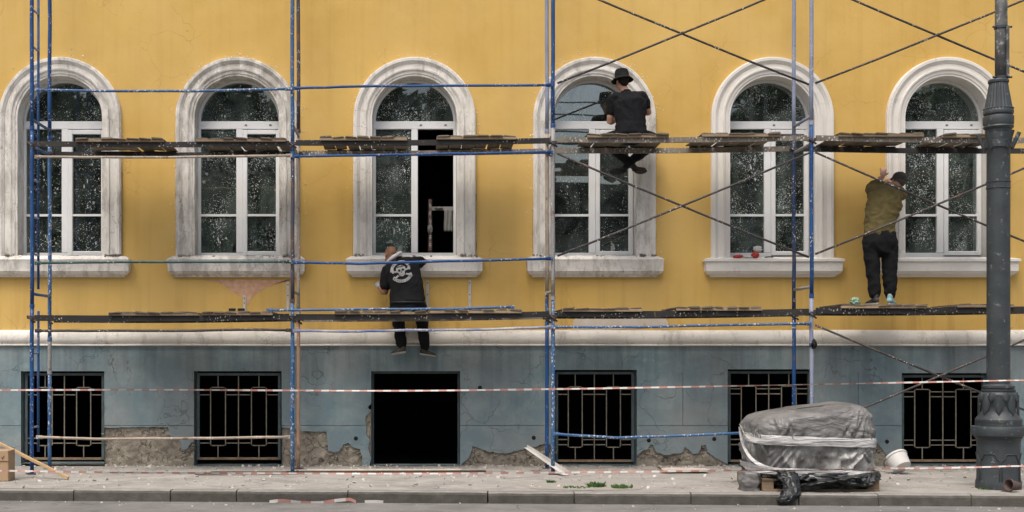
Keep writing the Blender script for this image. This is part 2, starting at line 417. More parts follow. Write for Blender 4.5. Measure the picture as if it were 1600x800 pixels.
# ---------------------------------------------------------------- ground
def kerb_y(x): return -3.24 - .0523 * x
XL, XR = -16.0, 19.0
ASPH = m_ground('street asphalt', (.215, .21, .20), (.17, .168, .16), (.5, .5, .48), .35, .6, 90)
PAVE = m_ground('worn pavement', (.36, .345, .315), (.30, .285, .26), (.72, .71, .68), .8, .7)
PAVER = m_plain('concrete paver', (.37, .345, .31), (.30, .28, .25), 5, .9, .5, 80, .2, .22)
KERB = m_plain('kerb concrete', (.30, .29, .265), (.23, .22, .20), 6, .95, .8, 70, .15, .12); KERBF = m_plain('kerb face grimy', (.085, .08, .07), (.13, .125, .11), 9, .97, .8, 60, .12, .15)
SOIL = m_plain('dusty soil', (.30, .28, .245), (.35, .33, .295), 12, .97, .7, 60)
g = MB().add([(-150, -160, -.16), (150, -160, -.16), (150, 90, -.16), (-150, 90, -.16)], [(0, 1, 2, 3)])
tag(g.build('ground', m_ground('far ground', (.16, .16, .14), (.12, .13, .10), (.4, .4, .38), .2, .3)), 'plain ground under the street and the building', kind='structure')
g = MB().add([(-60, -11.5, -.12), (60, -11.5, -.12), (60, kerb_y(60), -.12), (-60, kerb_y(-60), -.12)], [(0, 1, 2, 3)])
tag(g.build('road', ASPH), 'grey asphalt street in front of the kerb', kind='structure')
g = MB().box((-60, -24, -.15), (60, -11.5, 0.0)); tag(g.build('far_pavement', PAVE), 'pavement on the far side of the street', kind='structure')
g = MB(); NX = 120
for i in range(NX + 1):
    x = -60 + i; g.v += [(x, kerb_y(x) + .152, 0), (x, .3, 0)]
for i in range(NX): g.f.append((2*i, 2*i+2, 2*i+3, 2*i+1)); g.m.append(0); g.sm.append(False)
pave = tag(g.build('pavement', PAVE), 'worn grey pavement between building and kerb', kind='structure')
kerb = MB().add([(-60, kerb_y(-60) + .02, -.125), (60, kerb_y(60) + .02, -.125), (60, kerb_y(60) + .14, -.125), (-60, kerb_y(-60) + .14, -.125)], [(0, 1, 2, 3)]).build('kerb', KERB)
tag(kerb, 'row of rough concrete kerb stones along the pavement', kind='structure')
joints = [-620, -440, -250, -70, 107, 262, 367, 543, 762, 896, 1076, 1240, 1360, 1500, 1660, 1840, 2010]
ang = math.atan(-.0523)
for a, b in zip(joints, joints[1:]):
    xa, xb = PXm(a, -3.25), PXm(b, -3.25)
    m = MB(); L = xb - xa; n = max(3, int(L / .12)); prof = [(0, -.124), (-.004, -.03), (.008, -.008), (.03, 0.003), (.15, .002), (.15, -.124)]
    vs = []
    for i in range(n + 1):
        x = .006 + (L - .012) * i / n
        for k, (y, z) in enumerate(prof):
            q = Vector((xa + x, y, z)) * 5
            vs.append((x, y + (.008 * noise.noise(q) if k < 4 else 0), z + (.006 * noise.noise(q + Vector((3, 3, 3))) if 0 < k < 4 else 0)))
    K = len(prof)
    fs = [(i*K+k, (i+1)*K+k, (i+1)*K+(k+1) % K, i*K+(k+1) % K) for i in range(n) for k in range(K)] + [tuple(range(K)), tuple(n*K+k for k in range(K-1, -1, -1))]
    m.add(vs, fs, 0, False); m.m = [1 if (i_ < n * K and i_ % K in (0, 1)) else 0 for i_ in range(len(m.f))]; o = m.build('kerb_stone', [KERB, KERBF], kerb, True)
    o.location = (xa, kerb_y(xa) + random.uniform(-.008, .008), random.uniform(-.004, .006)); o.rotation_euler.z = ang + random.uniform(-.006, .006)
# pavers along the foot of the wall
pv = MB().bevbox((-.112, -.095, -.04), (.112, .095, 0), .006).mesh('paver', PAVER)
ph = MB().bevbox((-.052, -.095, -.04), (.052, .095, 0), .006).mesh('paver', PAVER)
for r in range(4):
    y = -.16 - .2 * r; x = -.0 + (0, .12, .05, .17)[r]
    while x < 8.6:
        if random.random() < .18: me, wd = ph, .12
        else: me, wd = pv, .24
        if not (random.random() < .04):
            o = link('paver', me, pave); o.location = (x + wd / 2, y + random.uniform(-.004, .004), .007 + random.uniform(-.003, .005))
            o.rotation_euler = (random.uniform(-.012, .012), random.uniform(-.012, .012), random.uniform(-.02, .02))
        x += wd

# ---------------------------------------------------------------- the building
B = thing('building', (0, 0, 0), 'yellow stucco building with arched white windows above a blue grey basement storey', 'building')
WX = [-4.79, -2.45, -.105, 2.275, 4.625, 6.94]
HW, ZC, ZB = .558, 4.596, 2.765
# yellow wall, one sheet with an arched hole for each window
w_ = MB(); top = 9.0; z0 = 1.70; HH = .61; zb = 2.70
edges = [XL] + [q for x in WX for q in (x - HH, x + HH)] + [XR]
for i in range(0, len(edges), 2):
    a, b = edges[i], edges[i + 1]; w_.add([(a, 0, z0), (b, 0, z0), (b, 0, top), (a, 0, top)], [(0, 1, 2, 3)])
for x in WX:
    w_.add([(x - HH, 0, z0), (x + HH, 0, z0), (x + HH, 0, zb), (x - HH, 0, zb)], [(0, 1, 2, 3)])
    N = 28
    arc = [(x - HH * math.cos(math.pi * k / N), ZC + HH * math.sin(math.pi * k / N)) for k in range(N + 1)]
    for (xa, za), (xb, zz) in zip(arc, arc[1:]): w_.add([(xa, 0, za), (xb, 0, zz), (xb, 0, top), (xa, 0, top)], [(0, 1, 2, 3)])
wall = w_.build('wall', YEL, B)
# dark rooms behind
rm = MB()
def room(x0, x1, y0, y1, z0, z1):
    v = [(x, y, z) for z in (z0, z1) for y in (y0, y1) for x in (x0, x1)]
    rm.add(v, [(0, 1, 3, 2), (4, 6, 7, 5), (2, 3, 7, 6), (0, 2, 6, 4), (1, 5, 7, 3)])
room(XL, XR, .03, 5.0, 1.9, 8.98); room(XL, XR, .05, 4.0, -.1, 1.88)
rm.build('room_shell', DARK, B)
# window surrounds
PROF = [(0, .25), (0, -.038), (.004, -.042), (.030, -.042), (.033, -.052), (.056, -.054), (.068, -.060), (.080, -.070), (.098, -.072), (.101, -.050), (.166, -.048), (.169, -.057), (.186, -.064), (.202, -.077), (.236, -.077), (.240, -.060), (.249, -.058), (.252, .012)]
for wi, x in enumerate(WX):
    rough = (.007, .010, .004, .006, .0012, .0012)[wi]
    st = []
    for k in range(19): st.append((-1, ZB - .02 + (ZC - ZB + .02) * k / 19, None))
    for k in range(49): st.append((0, None, math.pi - math.pi * k / 48))
    for k in range(1, 20): st.append((1, ZC - (ZC - ZB + .02) * k / 19, None))
    vs = []; K = len(PROF)
    for sd_, z, a in st:
        for k, (r, y) in enumerate(PROF):
            if sd_: p = Vector((x + sd_ * (HW + r), y, z))
            else: p = Vector((x + (HW + r) * math.cos(a), y, ZC + (HW + r) * math.sin(a)))
            if 1 <= k < K - 1:
                q = p * 7; p.y += rough * (noise.noise(q) + .6 * noise.noise(q * 2.7)) * 1.3; p.x += rough * noise.noise(q + Vector((9, 1, 4)))
                if wi < 4 and z is not None and z < 2.98:      # broken foot of the pilaster
                    p.y += .05 * max(0, noise.noise(p * 11 + Vector((wi, 0, 0)))) * (2.98 - z) / .2
            vs.append(p)
    fs = [(i*K+k, (i+1)*K+k, (i+1)*K+k+1, i*K+k+1) for i in range(len(st)-1) for k in range(K-1)]
    o = MB().add(vs, fs, 0, True).build('window_surround', TRIM[wi], B, True); o.data.set_sharp_from_angle(angle=R(24))
    # sill
    prof = [(0, 2.765), (.11, 2.742), (.15, 2.73), (.152, 2.70), (.13, 2.69), (.127, 2.572), (.117, 2.566), (.108, 2.545), (.085, 2.527), (.06, 2.518), (.056, 2.50), (0, 2.498)]
    if wi < 4: prof = [(0, 2.785), (.07, 2.77), (.12, 2.742), (.142, 2.725)] + prof[4:]
    vs = []; half = (.80, .77, .765, .765, .77, .77)[wi]; nx = 26
    def plan(p):
        L = half + p; return [(-L, .01)] + [(-L + 2 * L * i / nx, -p) for i in range(nx + 1)] + [(L, .01)]
    C = nx + 3
    for p, z in prof:
        for (px_, py_) in plan(p):
            q = Vector((x + px_, py_, z)) * 8; e = rough * .5
            lump = .018 * max(0, noise.noise(q * 1.3 + Vector((2, 2, 2)))) if (wi < 4 and z > 2.73) else 0
            vs.append((x + px_ + e * noise.noise(q), py_ + (e * noise.noise(q + Vector((4, 0, 0))) if py_ < 0 else 0), z + e * .6 * noise.noise(q + Vector((0, 5, 0))) + lump))
    fs = [(i*C+k, i*C+k+1, (i+1)*C+k+1, (i+1)*C+k) for i in range(len(prof)-1) for k in range(C-1)]
    o = MB().add(vs, fs, 0, True).build('window_sill', TRIM[wi], B, True); o.data.set_sharp_from_angle(angle=R(30))

# the windows
def halfdisc(cx, cz, r, n=32): return [(cx + r * math.cos(math.pi * k / n), cz + r * math.sin(math.pi * k / n)) for k in range(n + 1)]
ZT0, ZT1 = 4.495, 4.60
for wi, x in enumerate(WX):
    f = MB(); y0, y1 = .205, .265; G = GLASS[wi]
    for s in (-1, 1): f.box((min(x+s*HW*.996, x+s*.520), y0, ZB), (max(x+s*HW*.996, x+s*.520), y1, ZT0))
    f.box((x - .52, y0, ZB), (x + .52, y1, 2.838))
    n = 40; vs = []
    for k in range(n + 1):
        a = math.pi * k / n
        for r, y in ((.555, y0), (.521, y0), (.521, y1), (.555, y1)): vs.append((x + r*math.cos(a), y, ZT1 - .004 + r*math.sin(a)))
    fs = [(i*4+k, (i+1)*4+k, (i+1)*4+(k+1) % 4, i*4+(k+1) % 4) for i in range(n) for k in range(4)]
    f.add(vs, fs)
    win = f.build('window', PVC, B, True)
    m = MB().bevbox((x - .556, y0 - .004, ZT0), (x + .556, y1, ZT1), .006).build('transom', PVC, win)
    for hx in ((.07, .40) if wi in (1, 2, 4, 5) else ()): MB().box((x + hx, y0 - .010, ZT0 + .045), (x + hx + .03, y0 - .0045, ZT0 + .062)).build('drain_cap', STEEL, win)
    MB().bevbox((x - .044, y0 - .004, 2.838), (x + .044, y1, ZT0), .005).build('mullion', PVC, win)
    MB().prism(halfdisc(x, ZT1 + .0, .522), .232, .238).build('pane', G, win)
    ZG = 3.342
    MB().box((x - .52, y0 + .006, ZG - .015), (x - .044, y1 - .01, ZG + .015)).build('glazing_bar', PVC, win)
    for a, b in ((2.838, ZG - .015), (ZG + .015, ZT0)): MB().box((x - .52, .232, a), (x - .044, .238, b)).build('pane', G, win)
    if wi != 2:
        sx0, sx1, sz0, sz1 = x + .046, x + .546, 2.800, ZT0 - .012; ys = .185; t_ = .058
        s_ = MB()
        s_.bevbox((sx0, ys, sz0), (sx0 + t_, .25, sz1), .006).bevbox((sx1 - t_, ys, sz0), (sx1, .25, sz1), .006)
        s_.bevbox((sx0 + t_, ys, sz0), (sx1 - t_, .25, sz0 + t_), .006).bevbox((sx0 + t_, ys, sz1 - t_), (sx1 - t_, .25, sz1), .006)
        s_.box((sx0 + t_, ys + .01, ZG - .014), (sx1 - t_, .245, ZG + .014))
        sash = s_.build('sash', PVC, win)
        for a, b in ((sz0 + t_, ZG - .014), (ZG + .014, sz1 - t_)): MB().box((sx0 + t_, .222, a), (sx1 - t_, .228, b)).build('pane', G, win)
    # loose mortar along the foot of the frame
CEM = m_plain('crumbled mortar', (.36, .33, .28), (.20, .18, .15), 14, .97, .8, 50, .2, .3)
chip = []
for k in range(6):
    bm = bmesh.new(); bmesh.ops.create_icosphere(bm, subdivisions=1, radius=1)
    for v in bm.verts: v.co *= random.uniform(.6, 1.15)
    me = bpy.data.meshes.new('chip'); bm.to_mesh(me); bm.free(); chip.append(me)
def joinchips(name, spots, mat, parent=None):
    m = MB()
    for (p, s) in spots:
        me = random.choice(chip); M = Matrix.Rotation(random.uniform(0, 6.28), 3, 'Z') @ Matrix.Rotation(random.uniform(0, 6.28), 3, 'X')
        m.add([Vector(p) + M @ Vector((v.co.x*s[0], v.co.y*s[1], v.co.z*s[2])) for v in me.vertices], [tuple(q.vertices) for q in me.polygons])
    return m.build(name, mat, parent)
for wi in range(4):
    x = WX[wi]; sp = []
    for k in range(60):
        s = random.uniform(.006, .018); sp.append(((x + random.uniform(-.72, .72), random.uniform(-.1, .12) if abs(0) < 1 else 0, 2.765 + random.uniform(-.012, .012)), (s*1.4, s, s*.7)))
    for sd_ in (-1, 1):
        for k in range(16):
            s = random.uniform(.01, .028); sp.append(((x + sd_ * random.uniform(.6, .82), random.uniform(-.11, -.02), 2.77 + random.uniform(0, .02)), (s*1.3, s, s*.7)))
    tag(joinchips('mortar_crumbs', sp, CEM, B), kind='stuff')
# flecks of white paint on the stucco round the surrounds
sp = []
for wi in (0, 1, 1, 2, 3, 3):
    for k in range(70):
        a = random.uniform(-.9, math.pi + .9); r = .815 + abs(random.gauss(0, .05)); s = random.uniform(.004, .011)
        if a < 0: p = (WX[wi] + r, 0, ZC + a * 2.0)
        elif a > math.pi: p = (WX[wi] - r, 0, ZC - (a - math.pi) * 2.0)
        else: p = (WX[wi] + r * math.cos(a), 0, ZC + r * math.sin(a))
        sp.append((p, (s, s * .5, s * 1.2)))
tag(joinchips('paint_flecks', sp, BAND, B), kind='stuff')
# dark cracked joint along weathered surrounds
JNT = m_plain('open joint', (.16, .11, .07), (.30, .20, .12), 20, .97, .6, 60)
for wi in (0, 1, 2, 3):
    for sd_ in (-1, 1):
        m = MB(); pts = []
        zt = (3.9, 4.4, 3.6, 3.4)[wi]
        for k in range(40):
            z = 2.75 + (zt - 2.75) * k / 39; wd = .008 + .016 * max(0, noise.noise(Vector((wi * 5 + sd_, 0, z * 6)))) 
            xx = WX[wi] + sd_ * .808; m.v += [(xx - .01, -.003, z), (xx + sd_ * wd, -.003, z)]
            if k: i = len(m.v); m.f.append((i-4, i-3, i-1, i-2)); m.m.append(0); m.sm.append(False)
        m.build('open_joint', JNT, B)
# string course
m = MB(); prof = [(.01, 1.80), (-.03, 1.795), (-.055, 1.782), (-.078, 1.765), (-.095, 1.735), (-.102, 1.70), (-.10, 1.668), (-.09, 1.64), (-.074, 1.626), (-.066, 1.618), (-.085, 1.612), (-.088, 1.596), (-.05, 1.588), (.01, 1.588)]
nb = 240; K = len(prof)
for i in range(nb + 1):
    x = XL + (XR - XL) * i / nb
    for k, (y, z) in enumerate(prof):
        q = Vector((x * 2, k * .3, 0)); m.v.append((x, y + (.004 * noise.noise(q) if 0 < k < K-1 else 0), z + .006 * noise.noise(Vector((x * .8, 0, 5)))))
for i in range(nb):
    for k in range(K-1): m.f.append((i*K+k, (i+1)*K+k, (i+1)*K+k+1, i*K+k+1)); m.m.append(0); m.sm.append(True)
o = m.build('string_course', BAND, B, True); o.data.set_sharp_from_angle(angle=R(40))

# basement wall: rough masonry behind, rendered panels in front
YB = -.05
OPEN = [(33, 163, 580, 724), (303, 440, 580, 731), (580, 719, 580, 730), (866, 995, 578, 728), (1137, 1272, 577, 728), (1409, 1547, 583, 727)]
ox = [(PXm(a, YB), PXm(b, YB), PZm(t, YB), max(0.01, PZm(bt, YB))) for a, b, t, bt in OPEN]
ZJ = PZm(665, YB)
bw = MB(); ZTOP = 1.60
zlow = min(o_[2] for o_ in ox)
zl = [o_[2] for o_ in ox]
# band above the openings, stepping to each opening's head
xs = [XL] + [q for a, b, t, bt in ox for q in (a, b)] + [XR]
poly = [(XL, ZTOP), (XR, ZTOP), (XR, 1.24)]
for a, b, t, bt in reversed(ox): poly += [(b, 1.24), (b, t), (a, t), (a, 1.24)]
poly += [(XL, 1.24)]
bw.prism(poly, YB, .02)
base = bw.build('basement_wall', BASE, B)
piers = [(XL, ox[0][0])] + [(ox[i][1], ox[i+1][0]) for i in range(5)] + [(ox[5][1], XR)]
q = lambda L: [(PXm(a, YB), PZm(b, YB)) for a, b in L]
rag = lambda L, n=5, amp=.008: [((ax + (bx - ax) * k / n) + random.uniform(-amp, amp) * (k > 0), (az + (bz - az) * k / n) + random.uniform(-amp, amp) * (k > 0)) for (ax, az), (bx, bz) in zip(L, L[1:]) for k in range(n)] + [L[-1]]
# upper pier panels
for i, (a, b) in enumerate(piers):
    cuts = [a, b]
    if i == 3: cuts = [a, b]
    if i == 4: cuts = [a, PXm(1067, YB), b]
    if i == 5: cuts = [a, PXm(1341, YB), b]
    for j, (c, d) in enumerate(zip(cuts, cuts[1:])):
        c2 = c + (.003 if j else 0); d2 = d - (.003 if j < len(cuts) - 2 else 0)
        if i == 2:
            edge = rag(q([(580, 630), (575, 636), (578, 643), (571, 652), (572, 664)]), 4, .006)
            poly = [(c2, 1.24), (d2, 1.24), (d2, edge[0][1])] + edge[1:] + [(edge[-1][0], ZJ + .003), (c2, ZJ + .003)]
        else: poly = [(c2, 1.24), (d2, 1.24), (d2, ZJ + .003), (c2, ZJ + .003)]
        MB().prism(poly, YB, -.012).build('plaster_panel', BASE, base)
LOW = {1: [(163, 668), (200, 668), (262, 667), (265, 680), (280, 688), (285, 703), (292, 702), (298, 692), (303, 690)],
       2: [(440, 668), (468, 670), (472, 674), (510, 674), (512, 704), (520, 707), (530, 705), (537, 694), (545, 692), (552, 699), (563, 702), (566, 715), (565, 729)],
       3: [(720, 728), (734, 714), (738, 697), (748, 700), (760, 705), (790, 709), (815, 703), (840, 697), (852, 692), (866, 697)],
       4: [(996, 712), (1003, 705), (1013, 702), (1015, 695), (1020, 695), (1025, 706), (1040, 711), (1065, 708), (1070, 698), (1075, 702), (1082, 709), (1092, 708), (1096, 696), (1103, 696), (1105, 706), (1115, 713), (1128, 721), (1137, 725)],
       5: [(1272, 729), (1340, 729), (1352, 712), (1358, 694), (1370, 692), (1380, 703), (1386, 713), (1393, 718), (1396, 729), (1409, 729)]}
for i, (a, b) in enumerate(piers):
    z1 = ZJ - .003
    if i not in LOW:
        MB().prism([(a, z1), (b, z1), (b, -.02), (a, -.02)], YB, -.012).build('plaster_panel', BASE, base); continue
    e = q(LOW[i]); e[0] = (a, e[0][1]); 
    if i != 2: e[-1] = (b, e[-1][1])
    e = [(x_, min(z_, z1 - .004)) for x_, z_ in e]
    e = rag(e, 6, .007); e = [(x_, min(z_, z1 - .002)) for x_, z_ in e]
    if i == 2:
        jam = rag(q([(577, 728), (580, 715), (575, 700), (578, 688), (571, 676), (573, 666)]), 4, .007)
        poly = [(a, z1)] + e + [(e[-1][0], .0)] + [(jam[0][0], 0.0)] + jam + [(jam[-1][0], z1)]
    else: poly = [(a, z1)] + e + [(b, z1)]
    MB().prism(poly, YB, -.012).build('plaster_panel', BASE, base)
    # bare masonry behind the broken render
    hgt = .78; nx = int((b - a) / .022); nz = int(hgt / .022); m = MB()
    for iz in range(nz + 1):
        for ix in range(nx + 1):
            x = a + (b - a) * ix / nx; z = -.03 + hgt * iz / nz; p = Vector((x, 0, z))
            cell = noise.cell(Vector((x * 3.3 + .4 * math.floor(z * 5), 0, z * 5)))
            yy = -.022 + .016 * noise.noise(p * 5) + .012 * noise.noise(p * 13) + .008 * noise.noise(p * 31) - .004 * cell
            if z > ZJ - .02 and i != 2: yy = max(yy, -.008)
            m.v.append((x, max(-.046, yy), z))
    for iz in range(nz):
        for ix in range(nx): k = iz*(nx+1)+ix; m.f.append((k, k+1, k+nx+2, k+nx+1)); m.m.append(0); m.sm.append(True)
    m.build('bare_masonry', RUB, base)
    sp = []
    for k in range(45):
        x_, z_ = random.choice(e); s = random.uniform(.006, .02)
        sp.append(((x_ + random.uniform(-.05, .05), -.03, max(.01, z_ - random.uniform(.01, .12))), (s * 1.5, s, s)))
    tag(joinchips('masonry_lumps', sp, RUB, base), kind='stuff')
# deep openings with steel grilles
for i, (a, b, t, bt) in enumerate(ox):
    m = MB(); y0, y1 = YB - .0, .22
    m.add([(a, y0, bt), (a, y1, bt), (a, y1, t), (a, y0, t)], [(0, 1, 2, 3)]); m.add([(b, y0, bt), (b, y0, t), (b, y1, t), (b, y1, bt)], [(0, 1, 2, 3)])
    m.add([(a, y0, t), (a, y1, t), (b, y1, t), (b, y0, t)], [(0, 1, 2, 3)]); m.add([(a, y0, bt), (b, y0, bt), (b, y1, bt), (a, y1, bt)], [(0, 1, 2, 3)])
    m.build('opening_reveal', BASE, base)
    if i == 2:
        fr = MB().box((a + .005, .10, bt), (a + .03, .16, t - .005)).box((b - .03, .10, bt), (b - .005, .16, t - .005)).box((a + .03, .10, t - .035), (b - .03, .16, t - .005))
        fr.build('door_frame', STEEL, B); continue
    A, Bx, T, Bo = a + .025, b - .022, t - .025, bt + (.04 if i != 1 else .07); yg = .03
    w2 = .034
    wn = MB().box((A, yg, Bo), (A + w2, yg + .04, T)).box((Bx - w2, yg, Bo), (Bx, yg + .04, T)).box((A + w2, yg, T - w2), (Bx - w2, yg + .04, T)).build('basement_window', STEEL, B)
    MB().box((A + w2, yg - .004, Bo), (Bx - w2, yg + .036, Bo + .03)).build('bottom_rail', RUST, wn)
    gx = lambda u: A + w2 + (Bx - A - 2*w2) * u
    gz = lambda v: T - w2 - (T - w2 - Bo - .03) * v
    r = .0062
    def bar(u0, v0, u1, v1):
        p0 = Vector((gx(u0), yg + .015, gz(v0))); p1 = Vector((gx(u1), yg + .015, gz(v1)))
        d = Vector((r, r, r)); lo = Vector(map(min, p0, p1)) - d; hi = Vector(map(max, p0, p1)) + d
        MB().box(lo, hi).build('grille_bar', GRIL, wn)
    for (c, h) in ((.235, .095), (.755, .095)):
        bar(c, .01, c, .135); bar(c, .865, c, .99)
        bar(c - h, .155, c - h, .845); bar(c + h, .155, c + h, .845); bar(c - h + .02, .145, c + h - .02, .145); bar(c - h + .02, .855, c + h - .02, .855)
    bar(.495, .01, .495, .99)
    for v in (.175, .235, .765, .825):
        bar(.01, v, .12, v); bar(.35, v, .475, v); bar(.515, v, .64, v); bar(.87, v, .99, v)
# repairs on the stucco under the sills
pl = rag([(PXm(a), PZm(b)) for a, b in [(318, 437), (345, 441), (352, 447), (358, 453), (368, 458), (376, 463), (383, 470), (386, 478), (391, 470), (396, 462), (406, 456), (416, 448), (440, 441), (455, 437)]], 7, .011)
MB().prism(pl, -.004, .001).build('bared_plaster_patch', PATCH, B)
pl = rag([(PXm(a), PZm(b)) for a, b in [(895, 515), (896, 500), (905, 496), (960, 498), (1000, 496), (1040, 497), (1044, 505), (1041, 514), (1013, 512), (1008, 504), (1000, 514), (920, 515)]], 4, .008)
MB().prism(pl, -.004, .001).build('primer_patch', PRIMER, B)
for px_, ya, yb in ((450, 440, 484), (382, 461, 486), (668, 437, 484), (734, 437, 484)):
    st_ = MB().bevbox((PXm(px_) - .018, -.012, PZm(yb)), (PXm(px_) + .018, -.0005, PZm(ya)), .002).build('fixing_strip', m_plain('strip grey', (.58, .56, .52), None, 8, .6, .1) if px_ == 450 else bpy.data.materials['strip grey'], B)
    for yy in (ya + 5, (ya + yb) / 2): MB().path([(PXm(px_), -.014, PZm(yy)), (PXm(px_), -.0125, PZm(yy))], .008, 8).build('screw_hole', DARK, st_)
for (px_, py_) in ((750, 606), (315, 688 + 0), (556, 685), (834, 684), (1014, 688), (1116, 686), (1386, 690)):
    if px_ == 315: continue
    MB().lathe([(.0, 0), (.028, .0), (.022, .006), (.0, .008)], P(px_, py_, YB - .002), 10, M=Matrix.Rotation(R(90), 3, 'X')).build('anchor_hole', DARK, base)

# ---------------------------------------------------------------- scaffolding
BLUE = m_pipe('scaffold blue', (.008, .05, .17), (.012, .075, .23), .5, .3)
BLUW = m_pipe('scaffold blue spattered', (.022, .085, .215), (.06, .14, .28), .9, .35)
PALE = m_pipe('scaffold faded lilac', (.20, .24, .36), (.28, .31, .40), .5, .25)
GREY = m_pipe('scaffold grey', (.22, .225, .23), (.30, .29, .28), .6, .35)
BRWN = m_pipe('scaffold primer brown', (.34, .19, .12), (.40, .28, .20), .5, .3)
PALB = m_pipe('scaffold dusty beige', (.40, .34, .27), (.30, .25, .2), .7, .35)
NAVY = m_pipe('scaffold dirty navy', (.012, .03, .09), (.03, .05, .11), .5, .3)
RSTB = m_pipe('scaffold rust blue', (.03, .05, .10), (.09, .06, .05), .45, .6)
BLAK = m_pipe('beam black', (.012, .012, .013), (.03, .028, .026), .45, .2, .6)
BGRY = m_pipe('beam dusty', (.10, .09, .075), (.24, .21, .17), .8, .3, .7)
GRNB = m_pipe('rail green black', (.02, .055, .055), (.05, .11, .11), .5, .3)
BRAC = m_pipe('brace dark', (.03, .028, .03), (.06, .05, .05), .55, .35)
WHTB = m_pipe('rail whitened', (.42, .42, .42), (.10, .15, .33), .8, .15)
S = thing('scaffolding', (0, -.8, 0), 'blue steel tube scaffolding with crossed braces standing along the facade', 'scaffolding')
YF, YK = -1.2, -.45
def col(px, Y, segs, r=.0245):
    """one standard, made of pipe sections that plug into each other: (y from, y to, material)"""
    for a, b, mt in segs:
        xa = PXm(px, YF); jx = .004
        za, zb_ = PZm(a, Y), PZm(b, Y); zb_ = max(zb_, .012)
        n = 6; pts = [(xa + random.uniform(-jx, jx) * (0 < k < n), Y, za + (zb_ - za) * k / n) for k in range(n + 1)]
        o = MB().path(pts, r, 14).build('post', mt, S)
        if b < 700: MB().ring((xa, Y, zb_), (0, 0, 1), r + .001, r + .005, .05, 14).build('coupler', mt, o)
        else: MB().box((xa - .06, Y - .06, .008), (xa + .06, Y + .06, .016)).build('base_plate', RSTB, o)
T_ = -140
col(50, YF, [(T_, 200, BLUE), (200, 478, BLUE), (478, 742, BLUE)])
col(50, YK, [(T_, 215, BLUE), (215, 530, BLUW), (530, 582, GREY), (582, 733, BLUW)])
col(457, YF, [(T_, 240, BLUW), (240, 470, RSTB), (470, 742, BLUW)])
col(457, YK, [(T_, 205, RSTB), (205, 490, PALB), (490, 733, BRWN)])
col(864, YF, [(T_, 196, BLUE), (196, 466, GREY), (466, 742, BLUW)])
col(864, YK, [(T_, 205, PALE), (205, 458, PALB), (458, 505, BLUW), (505, 733, BLUE)])
col(1268, YF, [(T_, 192, PALE), (192, 462, BLUE), (462, 742, PALE)])
col(1268, YK, [(T_, 215, PALE), (215, 490, NAVY), (490, 733, BLUE)])
col(1675, YF, [(T_, 200, BLUE), (200, 742, BLUW)]); col(1675, YK, [(T_, 215, BLUW), (215, 733, BLUE)])
# ladder rail and its rungs on the left-hand frame
YR = -.94
for a, b in ((T_, 452), (486, 706)):
    MB().tube((PXm(50, YF), YR, PZm(a, YR)), (PXm(50, YF), YR, PZm(b, YR)), .016, 10).build('ladder_rail', BLUE, S)
def rung(px, y, Ya, Yb, r, mt):
    z = PZm(y, YF); MB().tube((PXm(px, YF), Ya, z), (PXm(px, YF), Yb, z), r, 10).build('rung', mt, S)
for y in (14, 72, 132, 280, 338, 396, 552, 610, 668): rung(50, y, YF + .02, YR, .014, PALE)
for px_, ys in ((50, (-60, 187, 228, 459, 497)), (457, (-60, 195, 228, 455, 496)), (864, (-60, 210, 226, 455, 491)), (1268, (-60, 181, 224, 448, 488)), (1675, (190, 228, 450, 486))):
    for y in ys: rung(px_, y, YF + .02, YK - .02, .019, BLUW if px_ == 50 else (PALE if px_ == 1268 and y == 181 else GREY))
def beam_px(x, tab):
    return min(tab, key=lambda q: min(abs(q[0] - x), abs(q[2] - x)))[1 if True else 3]
# beams that carry the boards
def beam(x0, y0, x1, y1, mt, mk, hgt=.064):
    for Y, m_ in ((YF - .035, mt), (YK + .035, mk)):
        a = Vector((PXm(x0, YF), Y, PZm(y0, YF))); b = Vector((PXm(x1, YF), Y, PZm(y1, YF)))
        m = MB(); n = 8; vs = []
        for k in range(n + 1):
            p = a.lerp(b, k / n) + Vector((0, 0, -.012 * math.sin(math.pi * k / n)))
            for dy, dz in ((-.02, -hgt/2), (.02, -hgt/2), (.02, hgt/2), (-.02, hgt/2)): vs.append(p + Vector((0, dy, dz)))
        fs = [(i*4+k, i*4+(k+1) % 4, (i+1)*4+(k+1) % 4, (i+1)*4+k) for i in range(n) for k in range(4)] + [(3, 2, 1, 0), tuple(n*4+k for k in range(4))]
        m.add(vs, fs).build('beam', m_, S, True)
UP = [(56, 225.5, 452, 225), (463, 224, 858, 220.5), (870, 219.5, 1262, 216.5), (1274, 216.5, 1672, 220)]
LO = [(56, 497, 452, 495), (463, 495.5, 858, 491), (870, 490.5, 1262, 487), (1274, 485.5, 1672, 482)]
for (q_, mt, mk) in zip(UP, (BLAK, BLAK, BGRY, BGRY), (BLAK, BGRY, BGRY, BLAK)): beam(*q_, mt, mk)
for (q_, mt, mk) in zip(LO, (BLAK, BLAK, BLAK, BLAK), (BLAK, BGRY, BLAK, BLAK)): beam(*q_, mt, mk, .072)
for px_ in (50, 457, 864, 1268, 1675):
    for tab, hh in ((UP, .05), (LO, .055)):
        z = PZm(beam_px(px_, tab), YF)
        for Y in (YF, YK):
            m = MB().bevbox((PXm(px_, YF) - .055, Y - .03, z - hh * .2), (PXm(px_, YF) + .055, Y + .03, z + hh * .55), .004)
            m.tube((PXm(px_, YF) - .05, Y - .034, z + hh * .5), (PXm(px_, YF) + .05, Y - .034, z - hh * 1.0), .012, 7).build('bracket', BRAC, S)
